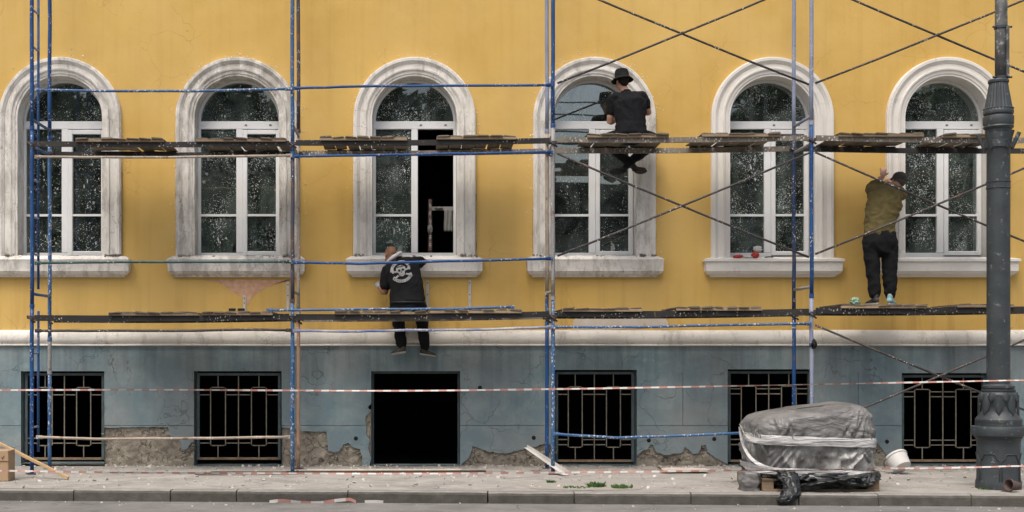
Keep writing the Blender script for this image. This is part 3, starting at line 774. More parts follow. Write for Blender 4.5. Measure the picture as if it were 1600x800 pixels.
# rails
def rail(pts, mt, Y=YF - .042, r=.0165):
    pts = [P(a, b, Y) for a, b in pts]; out = []
    for p0, p1 in zip(pts, pts[1:]):
        for k in range(4): out.append(p0.lerp(p1, k / 4) + Vector((0, random.uniform(-.003, .003), random.uniform(-.003, .003))))
    out.append(pts[-1])
    o = MB().path(out, r, 10).build('rail', mt, S)
    for e, f_ in ((out[0], out[1]), (out[-1], out[-2])):      # flattened ends bolted to the standards
        d = (f_ - e).normalized(); MB().bevbox((-.03, -.006, -.022), (.05, .006, .022), .003, 0, Matrix.Translation(e) @ Matrix(((d.x, 0, -d.z, 0), (0, 1, 0, 0), (d.z, 0, d.x, 0), (0, 0, 0, 1)))).build('rail_end', mt, o)
rail([(58, 140.5), (160, 142), (300, 142.5), (453, 139)], BLUW); rail([(461, 138), (560, 135), (680, 134), (860, 133)], BLUE)
rail([(58, 245), (200, 246), (330, 245), (453, 243)], PALB); rail([(461, 244), (560, 243), (700, 240), (860, 238)], BLUE)
rail([(58, 411), (250, 409), (453, 409)], GRNB); rail([(461, 410), (560, 412), (700, 408), (860, 404)], BLUE)
rail([(58, 517), (160, 517), (280, 517), (380, 515), (453, 516)], BRAC); rail([(461, 517), (560, 518), (640, 516), (760, 515), (860, 511)], WHTB)
rail([(868, 511), (1000, 511), (1140, 508), (1264, 506)], BLUW)
rail([(60, 683), (150, 686), (300, 685), (450, 683)], PALB); rail([(868, 678), (960, 684), (1060, 681), (1264, 672)], BLUW)
rail([(420, 485), (560, 483), (690, 483), (800, 480)], BLUW, YF - .075)
# scissor braces
def brace(a, b, Y):
    p, q_ = P(*a, Y), P(*b, Y); mid = p.lerp(q_, .5) + Vector((0, 0, -.012))
    pts = [p, p.lerp(mid, .5) + Vector((0, 0, -.006)), mid, mid.lerp(q_, .5) + Vector((0, 0, -.006)), q_]
    o = MB().path(pts, .0135, 9).build('brace', BRAC, S)
    c = p.lerp(q_, .5) + Vector((0, -.02, -.012)); return o, c
def scissor(a0, a1, b0, b1, Y=YF - .045):
    o, c = brace(a0, a1, Y); o2, c2 = brace(b0, b1, Y - .03)
    x1, z1, x2, z2 = *P(*a0, Y).xz, *P(*a1, Y).xz; x3, z3, x4, z4 = *P(*b0, Y).xz, *P(*b1, Y).xz
    d = (x1-x2)*(z3-z4) - (z1-z2)*(x3-x4); t = ((x1-x3)*(z3-z4) - (z1-z3)*(x3-x4)) / d
    c = Vector((x1 + t*(x2-x1), Y, z1 + t*(z2-z1) - .012))
    MB().tube(c + Vector((0, -.055, 0)), c + Vector((0, .02, 0)), .014, 8).build('pivot_bolt', BRAC, o)
scissor((871, -28), (1264, 132), (871, 130), (1264, -30)); scissor((871, 240), (1264, 402), (871, 400), (1264, 239))
scissor((1274, -26), (1672, 141), (1274, 130), (1672, -30)); scissor((1274, 238), (1672, 406), (1274, 397), (1672, 232))
scissor((1274, 508), (1672, 668), (1274, 668), (1672, 500))

# ---------------------------------------------------------------- board decks lying on the scaffold
WOOD = m_wood('weathered board', (.155, .128, .096), (.235, .20, .155), .5); WOODL = m_wood('sawn batten', (.36, .27, .18), (.27, .20, .13), .45)
WOODD = m_wood('dark board', (.055, .042, .032), (.10, .078, .058), .35)  # darker board tone for the rear battens and one lath
def beam_y(x, tab):
    for x0, y0, x1, y1 in tab:
        if x0 - 8 <= x <= x1 + 8: return y0 + (y1 - y0) * (x - x0) / (x1 - x0)
    return tab[-1][3]
def deck(x0, x1, tab, label, gap=.004, nb=None, lift=.0):
    xm = (x0 + x1) / 2; ya = beam_y(xm, tab); tilt = 0
    z = PZm(ya, YF) + (.034 if tab is UP else .038) + lift
    X0, X1 = PXm(x0, YF), PXm(x1, YF)
    t = thing('plank_deck', ((X0 + X1) / 2, (YF + YK) / 2, z), label, 'plank deck', 'plank decks on the scaffold')
    bt = MB().bevbox((X0, YF - .085, z - .018), (X1, YF - .0585, z + .012), .003).build('batten', WOODL, t)
    MB().bevbox((X0 + .03, YK + .06, z - .024), (X1 - .02, YK + .085, z + .008), .003).build('batten', WOODD, t)
    n = nb or max(4, round((X1 - X0) / .155)); wd = (X1 - X0) / n
    for k in range(n):
        a = X0 + wd * k + random.uniform(.2, 1.6) * gap; b = X0 + wd * (k + 1) - random.uniform(.2, 1.6) * gap
        if k == 0: a = X0 + .005
        ya_, yb_ = YF - .09 + random.uniform(-.03, .012), YK + .1 + random.uniform(-.05, .04)
        h = random.uniform(.009, .021); lift_ = .0125 + random.uniform(0, .004); tl = random.uniform(-.05, .05); skew = random.uniform(-.02, .02)
        m = MB(); vs = []; ny = 4
        for i in range(ny + 1):
            y = ya_ + (yb_ - ya_) * i / ny
            for u, zz in ((0, 0), (1, 0), (1, .6), (.86, 1), (.14, 1), (0, .6)):
                vs.append((a + (b - a) * u + skew * i / ny + random.uniform(-.003, .003), y, z + lift_ + zz * h + tl * (u - .5) * (b - a) * 2 + random.uniform(-.0015, .0015)))
        fs = [(i*6+c, (i+1)*6+c, (i+1)*6+(c+1) % 6, i*6+(c+1) % 6) for i in range(ny) for c in range(6)] + [tuple(range(6)), tuple(ny*6+c for c in range(5, -1, -1))]
        m.add(vs, fs).build('plank', WOOD, t, True)
    return t, z
deck(121, 258, UP, 'upper board deck in front of the leftmost arched window')
deck(308, 448, UP, 'upper board deck in front of the second arched window from the left', .008)
deck(500, 636, UP, 'upper board deck left of the mullion of the window with the open sash', .006)
deck(682, 806, UP, 'upper board deck to the right of the open dark sash')
deckA, ZUA = deck(916, 1043, UP, 'upper board deck that the man in the bucket hat sits on')
deck(1095, 1217, UP, 'upper board deck right of the man in the bucket hat, crossing the fifth window')
deck(1307, 1440, UP, 'upper board deck above the standing man in the olive shirt')
deck(1468, 1575, UP, 'upper board deck passing behind the lamp post')
deck(172, 312, LO, 'lower board deck starting under the first sill, leftmost on its level', .006)
deck(317, 427, LO, 'lower board deck below the pink bared plaster patch', .008)
deckB, ZLB = deck(523, 668, LO, 'lower board deck that the bald man in the printed shirt sits on', .02)
deck(672, 815, LO, 'lower board deck to the right of the seated bald man', .018)
deck(877, 1002, LO, 'lower board deck just right of the middle blue posts')
deck(1055, 1188, LO, 'lower board deck under the sill with the red and white rag', .018)
deckC, ZLC = deck(1311, 1445, LO, 'lower board deck that the standing man in the olive shirt stands on', .006)
deck(1492, 1580, LO, 'lower board deck half hidden by the lamp post', .008)

# ---------------------------------------------------------------- lamp post
def m_lamp(name, c1, c2, chips):
    t = NT(name); c = t.mix(t.rng(t.noise(5, 5), .35, .65), c1, c2)
    ch = t.rng(t.noise(16, 7, .75), .66 - .12 * chips, .70 - .1 * chips)
    c = t.mix(t.math('MULTIPLY', ch, chips), c, (.30, .31, .30))
    rs = t.rng(t.noise(9, 7, .75, t.mapv(loc=(4, 1, 6))), .64, .7)
    c = t.mix(t.math('MULTIPLY', rs, .7 * chips), c, (.10, .07, .05))
    return t.done(t.bsdf(c, .5, 0, t.bump(t.noise(45, 5, .65), .5, .006, t.bump(ch, .4, .004)), .45))
LAMP = m_lamp('lamp post grey paint', (.050, .060, .064), (.034, .042, .046), .5); LAMPT = m_lamp('lamp pole worn paint', (.12, .125, .125), (.05, .052, .05), .9)
YL = -2.86; lx = PXm(1560, YL); mpp = (D + YL) / F
Lp = thing('lamp_post', (lx, YL, 0), 'ornate dark grey cast iron lamp post with leafed base at the kerb', 'lamp post')
zz = lambda y: max(0, PZm(y, YL))
def lpart(name, prof, mt=LAMP, n=48, mod=None, par=None):
    o = MB().lathe([(r * mpp, zz(y)) for r, y in prof], (lx, YL, 0), n, 0, mod).build(name, mt, par or Lp); o.data.set_sharp_from_angle(angle=R(30)); return o
octa = lambda i, a, r: r * (1 + .035 * (1 / max(math.cos((a + R(22.5)) % R(45) - R(22.5)), .9) - 1) * 6)
ped = lpart('pedestal', [(33.5, 775), (33.5, 752), (32, 748), (31.5, 700), (32, 690), (33, 685), (35, 684), (35.5, 681), (40, 680), (40.5, 678), (40.5, 668), (39.5, 666), (34, 665), (34, 659)], LAMP, 48)
lpart('base_ring', [(34, 660), (34, 655), (31, 651), (28, 648), (25, 641), (25, 634)])
lpart('leaf_bell', [(25, 635), (26, 629), (27.5, 622), (27, 616), (24, 612)])
lpart('neck_ring', [(23, 613), (25, 611), (25, 608.5), (22.5, 608), (22.5, 606.5), (24, 606), (24, 603), (20, 602), (18, 600)])
lpart('shaft', [(17.2, 601), (17.2, 500), (17.2, 295), (17.5, 294.7), (17.5, 284.3), (17.2, 284), (17.2, 236), (17.8, 234), (18, 206)])
for y in (284.5, 294.2): lpart('shaft_band', [(17.4, y + 1), (18.2, y + .6), (18.2, y - .6), (17.4, y - 1)])
lpart('collar', [(18.4, 207), (19, 203), (21.5, 201), (22.5, 199), (21.5, 197), (22.5, 194), (22.8, 184), (22, 182)])
lpart('bead_ring', [(21.5, 182.5), (20, 181), (22, 178.5), (22.5, 175), (21.5, 172), (20, 170.5)])
fl = lambda i, a, r: r * (1 + .028 * math.cos(a * 24))
lpart('fluted_cone', [(20.5, 171), (19.5, 167), (17, 152), (15, 140), (13.6, 131), (13.2, 130)], LAMP, 144, fl)
lpart('cap_ring', [(13, 131), (15.2, 129.5), (15.4, 126.5), (14, 124.5), (9.5, 124)])
for k in range(28):
    a = 2 * math.pi * k / 28; MB().ell((lx + 21 * mpp * math.cos(a), YL + 21 * mpp * math.sin(a), zz(170.5)), (.012, .012, .012), None, 8).build('bead', LAMP, Lp)
pole = MB(); pole.path([(lx + .03, YL, zz(125)), (lx + .03, YL, zz(60)), (lx + .033, YL, zz(-150))], 9.2 * mpp, 24)
pole = pole.build('pole', LAMPT, Lp)
MB().bevbox((lx + .055, YL - .085, zz(122)), (lx + .085, YL - .055, zz(44)), .004).build('cable_duct', LAMPT, Lp)
for y in (43, 121.5):
    o = MB().ring((lx + .03, YL, zz(y)), (0, 0, 1), 9.3 * mpp, 10.6 * mpp, .028, 24).build('clamp', LAMP, Lp)
    for s_ in (-1, 1): MB().tube((lx + .03 + s_ * .065, YL - .03, zz(y)), (lx + .03 + s_ * .105, YL - .03, zz(y)), .012, 8).build('clamp_bolt', LAMP, Lp)
# leaves on the bell and scalloped rim
def leaf(a, z0, z1, r0, r1, wd, name):
    m = MB(); n = 7; vs = []
    for i in range(n + 1):
        u = i / n; h = wd * math.sin(math.pi * min(1, .12 + u * .9)) ** .8
        rr = r0 + (r1 - r0) * u + .010; z = z0 + (z1 - z0) * u
        for s_, dr in ((-1, -.012), (-.5, .004), (0, .012), (.5, .004), (1, -.012)):
            an = a + s_ * h / rr; vs.append((lx + (rr + dr) * math.cos(an), YL + (rr + dr) * math.sin(an), z))
    fs = [(i*5+k, i*5+k+1, (i+1)*5+k+1, (i+1)*5+k) for i in range(n) for k in range(4)]
    MB().add(vs, fs, 0, True).build(name, LAMP, Lp)
for k in range(8):
    a = 2 * math.pi * (k + .5) / 8
    leaf(a, zz(617), zz(649), 26.5 * mpp, 27 * mpp, .055, 'leaf'); leaf(a + math.pi / 8, zz(613), zz(628), 26.5 * mpp, 27.5 * mpp, .05, 'leaf')
# raised moulding round the pedestal panels
for k in range(6):
    a0 = R(-78 + 60 * k); rr = 32.4 * mpp
    pts = [(lx + rr * math.cos(a0 + R(u)), YL + rr * math.sin(a0 + R(u)), zz(v)) for u, v in ((-27, 762), (-27, 735), (-27, 720), (-26, 717), (-22, 716), (-19, 714), (-17, 710), (-14, 708), (-7, 708), (0, 708), (7, 708), (14, 708), (17, 710), (19, 714), (22, 716), (26, 717), (27, 720), (27, 735), (27, 762))]
    MB().path(pts, .006, 6).build('pedestal_moulding', LAMP, Lp)
# ring of upward tubes (flag sockets)
lpart('socket_band', [(18.6, 232), (20, 231), (20, 221), (18.6, 220)])
for a in (R(-90 - 58), R(-90 + 18), R(-90 + 75), R(80), R(150)):
    d = Vector((math.cos(a), math.sin(a), 0)); b0 = Vector((lx, YL, zz(233))) + d * 19 * mpp; b1 = Vector((lx, YL, zz(208))) + d * 30 * mpp
    o = MB().path([b0, b1], .022, 12, 0, False).path([b1, b0.lerp(b1, .3)], .018, 12, 0, False).build('flag_socket', LAMP, Lp)

# ---------------------------------------------------------------- wrapped pallet
def m_film(name, c1, c2, rough, spec=.5, fold=(2.2, 2.2, 1.0), con=.8):
    """plastic film: crease highlights painted into the colour as pale lines, dust lies in between"""
    t = NT(name)
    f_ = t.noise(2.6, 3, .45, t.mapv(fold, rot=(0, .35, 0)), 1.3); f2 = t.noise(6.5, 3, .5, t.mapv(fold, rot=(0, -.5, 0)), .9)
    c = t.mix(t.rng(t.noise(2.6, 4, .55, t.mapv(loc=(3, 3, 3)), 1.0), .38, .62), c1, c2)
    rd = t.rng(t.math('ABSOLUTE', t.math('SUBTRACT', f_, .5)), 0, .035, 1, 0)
    c = t.mix(t.math('MULTIPLY', rd, con * .3), c, tuple(min(1, x * 1.5 + .05) for x in c2))  # pale lines paint the glint along creases into the colour
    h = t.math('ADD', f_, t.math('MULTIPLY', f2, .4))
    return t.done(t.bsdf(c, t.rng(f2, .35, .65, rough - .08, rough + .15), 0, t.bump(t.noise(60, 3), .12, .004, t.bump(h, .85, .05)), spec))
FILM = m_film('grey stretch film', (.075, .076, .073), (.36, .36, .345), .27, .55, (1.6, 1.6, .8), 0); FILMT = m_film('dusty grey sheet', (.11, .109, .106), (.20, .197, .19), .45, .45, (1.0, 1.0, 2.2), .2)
FILMW = m_film('white stretch film', (.38, .38, .37), (.54, .54, .53), .35, .5, (.6, .6, 5), .4); FILMB = m_film('black crumpled film', (.012, .014, .014), (.03, .034, .034), .34, .4, (2, 2, 1.4), .5)
PW = m_wood('pallet wood', (.30, .225, .15), (.22, .16, .10), .3)
YP = -2.55; pcx = PXm(1263, -3.15)
Pt = thing('wrapped_pallet', (pcx, YP, 0), 'wooden pallet load wrapped in grey plastic sheet with white film bands', 'pallet')
fx = lambda u: PXm(u, -3.1)
fz = lambda v: max(.0, PZm(v, -3.1))
px0, px1 = fx(1188), fx(1370)
for y in (-3.14, -2.65, -2.12): MB().bevbox((px0, y - .05, .004), (px1, y + .05, .024), .003).build('bottom_board', PW, Pt)
for x in (px0 + .06, (px0 + px1) / 2, px1 - .065):
    for y in (-3.14, -2.65, -2.12): MB().bevbox((x - .062, y - .048, .0245), (x + .062, y + .048, .115), .004).build('block', PW, Pt)
for k in range(7): MB().bevbox((px0 + .0, -3.2 + k * .165, .1155), (px1, -3.2 + k * .165 + .12, .137), .003).build('top_board', PW, Pt)
def bag(name, rows, mt, ex=3.2, fold=.02, fs_=5.0, n=120, seed=0, shear=None, smooth=True, zfold=.25, cap=False, folds=()):
    """soft sheet hull: rows of (z, x0, x1, y0, y1), superellipse outline, creased"""
    m = MB(); vs = []; so = Vector((seed, seed * 2, seed * 3))
    for (z, x0, x1, y0, y1) in rows:
        cx, cy, a, b = (x0 + x1) / 2, (y0 + y1) / 2, (x1 - x0) / 2, (y1 - y0) / 2
        for k in range(n):
            t = 2 * math.pi * k / n; c, s_ = math.cos(t), math.sin(t)
            ux = math.copysign(abs(c) ** (2 / ex), c); uy = math.copysign(abs(s_) ** (2 / ex), s_)
            p = Vector((cx + a * ux, cy + b * uy, z))
            if shear: p.z += shear(p.x, p.y) * (z - rows[0][0]) / (rows[-1][0] - rows[0][0])
            q_ = Vector((p.x * fs_ + p.z * fs_ * 1.3 * math.sin(p.x * 3 + seed), p.y * fs_, p.z * fs_ * zfold * 4)) + so
            rid = (1 - 2 * abs(noise.noise(q_ + Vector((noise.noise(q_ * .7), 0, 0)) * 1.4))) + .5 * (1 - 2 * abs(noise.noise(q_ * 2.3)))
            nrm = Vector((ux / max(a, .01), uy / max(b, .01), 0)); nrm = nrm.normalized() if nrm.length else Vector((0, 0, 1))
            p += nrm * fold * (rid - .6)
            if folds:
                sx = p.x if abs(uy) > abs(ux) else p.y
                for (fx0, fz0, fx1, fz1, fw, fd) in folds:
                    dx, dz = fx1 - fx0, fz1 - fz0; L2 = dx*dx + dz*dz; tt = ((sx - fx0)*dx + (p.z - fz0)*dz) / L2
                    if -.1 < tt < 1.1:
                        dd = ((sx - fx0)*dz - (p.z - fz0)*dx) / math.sqrt(L2)
                        if abs(dd) < fw * 4:
                            env = max(0, 1 - (2*tt - 1)**2) ** .5 if 0 < tt < 1 else 0; k_ = dd / fw
                            p += nrm * fd * env * (math.exp(-k_*k_) - .8 * math.exp(-(k_ - 1.6)**2))
            vs.append(p)
    K = len(rows); fs = [(i*n+k, i*n+(k+1) % n, (i+1)*n+(k+1) % n, (i+1)*n+k) for i in range(K-1) for k in range(n)]
    fs.append(tuple((K-1)*n+k for k in range(n)))
    if cap: fs.append(tuple(range(n-1, -1, -1)))
    m.add(vs, fs, 0, smooth); return m.build(name, mt, Pt)
L0, L1 = fx(1189), fx(1371)
rows = [(.15 + .42 * i / 52, L0 + .012 * math.sin(i * .14), L1 - .012 * math.sin(i * .11), -3.17, -2.08) for i in range(53)]
FO = []
for k in range(26):
    u_ = random.uniform(0, 1); xf = L0 + (L1 - L0) * u_; lean = (.5 - u_ + random.gauss(0, .12)) * (.5 if u_ > .5 else -.6) * (1 if random.random() < .8 else -1); zt_ = random.uniform(.42, .58); zb2 = zt_ - random.uniform(.16, .4)
    FO.append((xf, zt_, xf + lean, zb2, random.uniform(.010, .03), random.uniform(.008, .026)))
for k in range(12):
    yf = random.uniform(-3.15, -2.1); FO.append((yf, .56, yf + random.uniform(-.2, .2), random.uniform(.16, .35), random.uniform(.01, .022), random.uniform(.012, .03)))
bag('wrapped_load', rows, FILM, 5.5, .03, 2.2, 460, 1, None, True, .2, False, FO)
# puffed sheet over the top
def topshear(x, y):
    u = (x - L0) / (L1 - L0); return .075 * math.exp(-((u - .82) / .22) ** 2) - .07 * (1 - u) ** 2 + .03 * math.exp(-((u - .45) / .2) ** 2)
rows = []
tz0, tz1 = fz(688), fz(640)
for i in range(26):
    u = i / 25; a = u * math.pi / 2
    gx_ = .018 * math.sin(min(1, u * 4) * math.pi / 2) - (1 - math.cos(a)) ** 2.2 * .36 * (1 if u < 1 else 1)
    z = tz0 + (tz1 - tz0) * (math.sin(a) ** .85)
    rows.append((z, L0 - gx_ * .9, L1 + gx_ * 1.0 - .05 * u, -3.19 - gx_ * 1.1, -2.08 + gx_ * 1.1))
cx_ = (L0 + L1) / 2
for k in (.6, .3, .08): rows.append((tz1 + (1 - k) * .012, cx_ - (cx_ - rows[25][1]) * k, cx_ + (rows[25][2] - cx_) * k, -2.63 - .45 * k, -2.63 + .45 * k))
bag('top_sheet', rows, FILMT, 5.5, .020, 3.0, 460, 4, topshear, True, .5, False,
    [(L0 + (L1 - L0) * (k + random.random()) / 34, tz0 - .02, L0 + (L1 - L0) * (k + random.random()) / 34 + random.uniform(-.12, .12), tz0 + random.uniform(.05, .2), random.uniform(.008, .016), random.uniform(.012, .028)) for k in range(34)]
    + [(-3.15 + 1.05 * k / 16, tz0 - .02, -3.15 + 1.05 * k / 16 + random.uniform(-.1, .1), tz0 + random.uniform(.06, .2), .012, .022) for k in range(16)])
# gathered frill under the top sheet
rows = [(fz(690) + .03 * i / 5, L0 + .002 - .008 * i / 5, L1 - .0 + .008 * i / 5, -3.185 - .006 * i / 5, -2.08) for i in range(6)]
# white film bands
def band(name, z0, h, x0, x1, y0, y1, tilt=0, mt=FILMW, ex=5.5, sag=0.0):
    m = MB(); n = 160; vs = []
    for k in range(n):
        t = 2 * math.pi * k / n; c, s_ = math.cos(t), math.sin(t)
        x = (x0+x1)/2 + (x1-x0)/2 * math.copysign(abs(c) ** (2/ex), c); y = (y0+y1)/2 + (y1-y0)/2 * math.copysign(abs(s_) ** (2/ex), s_)
        u = (x - x0) / (x1 - x0); z = z0 + tilt * (u - .5) + .006 * noise.noise(Vector((x*4, y*4, z0*9))) - sag * 4 * u * (1 - u)
        hh = h * (1 + .18 * noise.noise(Vector((x*3, y*3, z0*7))))
        for j in range(4): vs.append((x, y, z + hh * (j / 3 - .5)) if j in (0, 3) else (x + .004*c, y - .006 * abs(s_) * (1 if s_ < 0 else -1), z + hh * (j / 3 - .5)))
    fs = [(k*4+j, ((k+1) % n)*4+j, ((k+1) % n)*4+j+1, k*4+j+1) for k in range(n) for j in range(3)]
    return MB().add(vs, fs, 0, True).build(name, mt, Pt, True)
band('film_band', fz(689), .10, L0 - .018, L1 + .022, -3.225, -2.05, -.035)
band('film_band', fz(737), .07, L0 - .03, L1 + .03, -3.235, -2.05, -.06, FILMW, 5, .0)
band('film_band', fz(743), .035, L0 - .02, L1 + .05, -3.25, -2.05, -.09, FILMW, 5, .01)
def ribbon(name, pts, wd, mt, par, up=Vector((0, 0, 1)), tw=.0):
    m = MB(); pts = [Vector(p) for p in pts]; cr = []
    for i in range(len(pts) - 1):
        p0, p1, p2, p3 = pts[max(0, i-1)], pts[i], pts[i+1], pts[min(len(pts)-1, i+2)]
        for k in range(8):
            t = k / 8; cr.append(.5 * ((2*p1) + (p2-p0)*t + (2*p0-5*p1+4*p2-p3)*t*t + (3*p1-p0-3*p2+p3)*t**3))
    cr.append(pts[-1])
    for i, p in enumerate(cr):
        t = (cr[min(i+1, len(cr)-1)] - cr[max(i-1, 0)]).normalized(); s_ = t.cross(Vector((0, 1, 0)))
        s_ = (s_ if s_.length > .1 else up).normalized(); s_ = Matrix.Rotation(tw * math.sin(i * .5), 3, t) @ s_
        m.v += [p - s_*wd/2, p + Vector((0, -.004, 0)), p + s_*wd/2]
        if i:
            b = len(m.v); m.f += [(b-6, b-5, b-2, b-3), (b-5, b-4, b-1, b-2)]; m.m += [0, 0]; m.sm += [True, True]
    return m.build(name, mt, par)
Yp = -3.235
ribbon('film_strap', [P(1157, 664, -2.35), P(1163, 676, -2.8), P(1176, 686, Yp + .08), P(1192, 690, Yp - .012), P(1225, 690, Yp - .016)], .055, FILMW, Pt)
ribbon('film_strap', [P(1156, 668, -2.35), P(1160, 692, -2.8), P(1172, 714, Yp + .08), P(1188, 726, Yp - .014), P(1214, 734, Yp - .018), P(1262, 740, Yp - .018)], .035, FILMW, Pt)
ribbon('film_strap', [P(1157, 722, -2.35), P(1164, 730, -2.85), P(1178, 735, Yp + .07), P(1196, 738, Yp - .016), P(1236, 740, Yp - .018)], .03, FILMW, Pt)
# black film skirt and the loose tail over the kerb
rows = [(fz(763) + (fz(737) - fz(763)) * i / 17, L0 + .16 - .19 * i / 17, L1 - .12 + .17 * math.sin(i / 17 * 2.2), -3.225 - .035 * math.sin(i / 17 * 3.0), -2.07) for i in range(18)]
bag('film_skirt', rows, FILMB, 5, .045, 5.0, 460, 8, None, True, .5, False, [(L0 + (L1 - L0) * random.random(), .2, L0 + (L1 - L0) * random.random(), .04, .014, .03) for k in range(30)])
m = MB(); tail = [(1226, 735, -3.22, .085), (1233, 748, -3.29, .075), (1238, 760, -3.36, .068), (1236, 772, -3.43, .075), (1228, 781, -3.47, .07), (1222, 787, -3.48, .03)]
vs = []; n = 40
tl = []
for i in range(len(tail) - 1):
    for k in range(5): tl.append(tuple(tail[i][c] + (tail[i+1][c] - tail[i][c]) * k / 5 for c in range(4)))
tl.append(tail[-1])
for i, (a, b, y, r) in enumerate(tl):
    c = P(a, b, y)
    for k in range(n):
        t = 2 * math.pi * k / n; q_ = Vector((math.cos(t) * 2.2, math.sin(t) * 2.2, i * .16)); f_ = 1 + .55 * (1 - 2.4 * abs(noise.noise(q_ * 1.6)))
        vs.append(c + Vector((math.cos(t) * r * f_, math.sin(t) * r * .6 * f_, math.sin(t * 2 + i) * .006)))
fs = [(i*n+k, i*n+(k+1) % n, (i+1)*n+(k+1) % n, (i+1)*n+k) for i in range(len(tl)-1) for k in range(n)] + [tuple((len(tl)-1)*n+k for k in range(n))]
m.add(vs, fs, 0, True).build('film_tail', FILMB, Pt)
# grey bundle standing under the left corner
rows = [(.002 + .2 * i / 9, fx(1159) + .012 * math.sin(i), fx(1186), -3.2, -2.9) for i in range(10)]
bag('corner_bundle', rows, FILMT, 3, .022, 7, 90, 12, None, True, .3)

# ---------------------------------------------------------------- barrier tape
TW = m_plain('tape white', (.62, .60, .57), (.52, .50, .47), 6, .5, .1); TR = m_plain('tape red', (.43, .19, .155), (.46, .27, .23), 6, .5, .1)
def tape(name, pts, wd, stripe, label, twist=.35, fade=0):
    cr = []; pts = [P(*p) for p in pts]
    for i in range(len(pts) - 1):
        p0, p1, p2, p3 = pts[max(0, i-1)], pts[i], pts[i+1], pts[min(len(pts)-1, i+2)]
        L = (p2 - p1).length; K = max(2, int(L / (stripe / 4)))
        for k in range(K):
            t = k / K; cr.append(.5 * ((2*p1) + (p2-p0)*t + (2*p0-5*p1+4*p2-p3)*t*t + (3*p1-p0-3*p2+p3)*t**3))
    cr.append(pts[-1]); m = MB(); s = 0
    for i, p in enumerate(cr):
        if i: s += (p - cr[i-1]).length
        a = twist * (noise.noise(Vector((s * .45, 3, 1))) * 2.2 + .6 * noise.noise(Vector((s * 2, 1, 1))))
        u = Vector((0, math.sin(a), math.cos(a))) * wd / 2; m.v += [p - u, p + u]
        if i: b = len(m.v); m.f.append((b-4, b-2, b-1, b-3)); m.m.append(1 if int(s / stripe) % 2 else 0); m.sm.append(True)
    o = m.build(name, [TW, TR]); return tag(o, label, 'tape')
tape('barrier_tape', [(-200, 610, -2.95), (0, 609.5, -2.98), (250, 609, -3.02), (450, 610, -3.06), (640, 610.5, -3.1), (860, 608, -3.14), (1040, 605, -3.17), (1250, 601, -3.2), (1400, 598, -3.2), (1545, 595, -3.18), (1600, 594, -3.18), (1850, 590, -3.15)], .0185, .085, 'red and white barrier tape stretched at chest height across the whole facade', .9)
tape('barrier_tape', [(-200, 735, -2.95), (0, 735.5, -2.98), (200, 738.5, -3.02), (420, 739.5, -3.06), (640, 740, -3.1), (860, 738.5, -3.15), (1000, 737, -3.18), (1160, 735, -3.27), (1280, 734.5, -3.28), (1378, 732, -3.27), (1450, 731.5, -3.22), (1545, 729.5, -3.19), (1600, 728, -3.18), (1850, 724, -3.15)], .02, .085, 'red and white barrier tape hanging just above the pavement and across the wrapped pallet', .8)
tape('tape_scrap', [(421, 784.5, -3.2), (440, 782, -3.22), (470, 785, -3.24), (500, 785.5, -3.25), (518, 783, -3.24), (535, 781, -3.26), (548, 780.5, -3.28), (556, 784.5, -3.3)], .035, .12, 'crumpled strip of red and white tape lying on the road against the kerb', 1.2)
tape('tape_scrap', [(570, 785, -3.22), (585, 784.5, -3.23), (599, 785, -3.24)], .045, .3, 'short pale scrap of tape on the road, right of the longer strip', 1.0)

# ---------------------------------------------------------------- small things
def stick(name, a, b, wd, hgt, mt, label, cat):
    a, b = Vector(a), Vector(b); d = b - a; L = d.length; M = Matrix.Translation(a) @ d.to_track_quat('X', 'Z').to_matrix().to_4x4()
    return tag(MB().bevbox((0, -wd/2, -hgt/2), (L, wd/2, hgt/2), .003, 0, M).build(name, mt), label, cat)
STK = m_wood('new pine', (.48, .34, .19), (.40, .27, .14), .15); WHT = m_plain('white painted sheet', (.56, .55, .52), (.42, .40, .37), 5, .55, .2)
CARD = m_plain('cardboard', (.42, .29, .18), (.36, .25, .15), 5, .9, .2, 30); CARDP = m_plain('dusty board sheet', (.60, .55, .48), (.50, .42, .34), 6, .9, .3, 30)
stick('wooden_pole', P(-35, 676, -1.55) , Vector((PXm(107, -1.9), -1.9, .022)), .035, .035, STK, 'long pale wooden pole leaning down to the pavement at the far left', 'pole')
# metal profile leaning on the middle post
m = MB(); a = P(824, 697, -.75); b = Vector((PXm(889, -1.42), -1.42, .03)); d = (b - a).normalized(); sd_ = Vector((0, 0, 1)); sd_ = (sd_ - d * sd_.dot(d)).normalized(); ot = d.cross(sd_)
w0, w1 = .018, .055
m.add([a - sd_*w0, a + sd_*w0, b + sd_*w1*.6, b - sd_*w1*.35, a - sd_*w0 + ot*.006, a + sd_*w0 + ot*.006, b + sd_*w1*.6 + ot*.006, b - sd_*w1*.35 + ot*.006, a - sd_*w0 + ot*.05, b - sd_*w1*.35 + ot*.08],
      [(0, 1, 2, 3), (7, 6, 5, 4), (0, 4, 5, 1), (1, 5, 6, 2), (2, 6, 7, 3), (0, 3, 9, 8)])
tag(m.build('metal_profile', WHT), 'white bent sheet metal profile leaning at the foot of the middle posts', 'profile')
c = thing('cardboard_box', (PXm(-2, -1.95), -1.95, 0), 'small brown cardboard box cut off by the left edge', 'box')
bx = MB().bevbox((PXm(-24, -2.1), -2.1, .003), (PXm(13, -2.1), -1.85, PZm(704, -2.1)), .006).build('carton', CARD, c)
MB().box((PXm(-24, -2.1), -2.1045, PZm(721.5, -2.1)), (PXm(13, -2.1), -2.1005, PZm(720.5, -2.1))).build('seam', m_plain('carton seam', (.12, .08, .05)), bx)
m = MB(); pr = [P(2.5, 714, -2.104), P(3.6, 717, -2.104), P(6.5, 712, -2.104)]
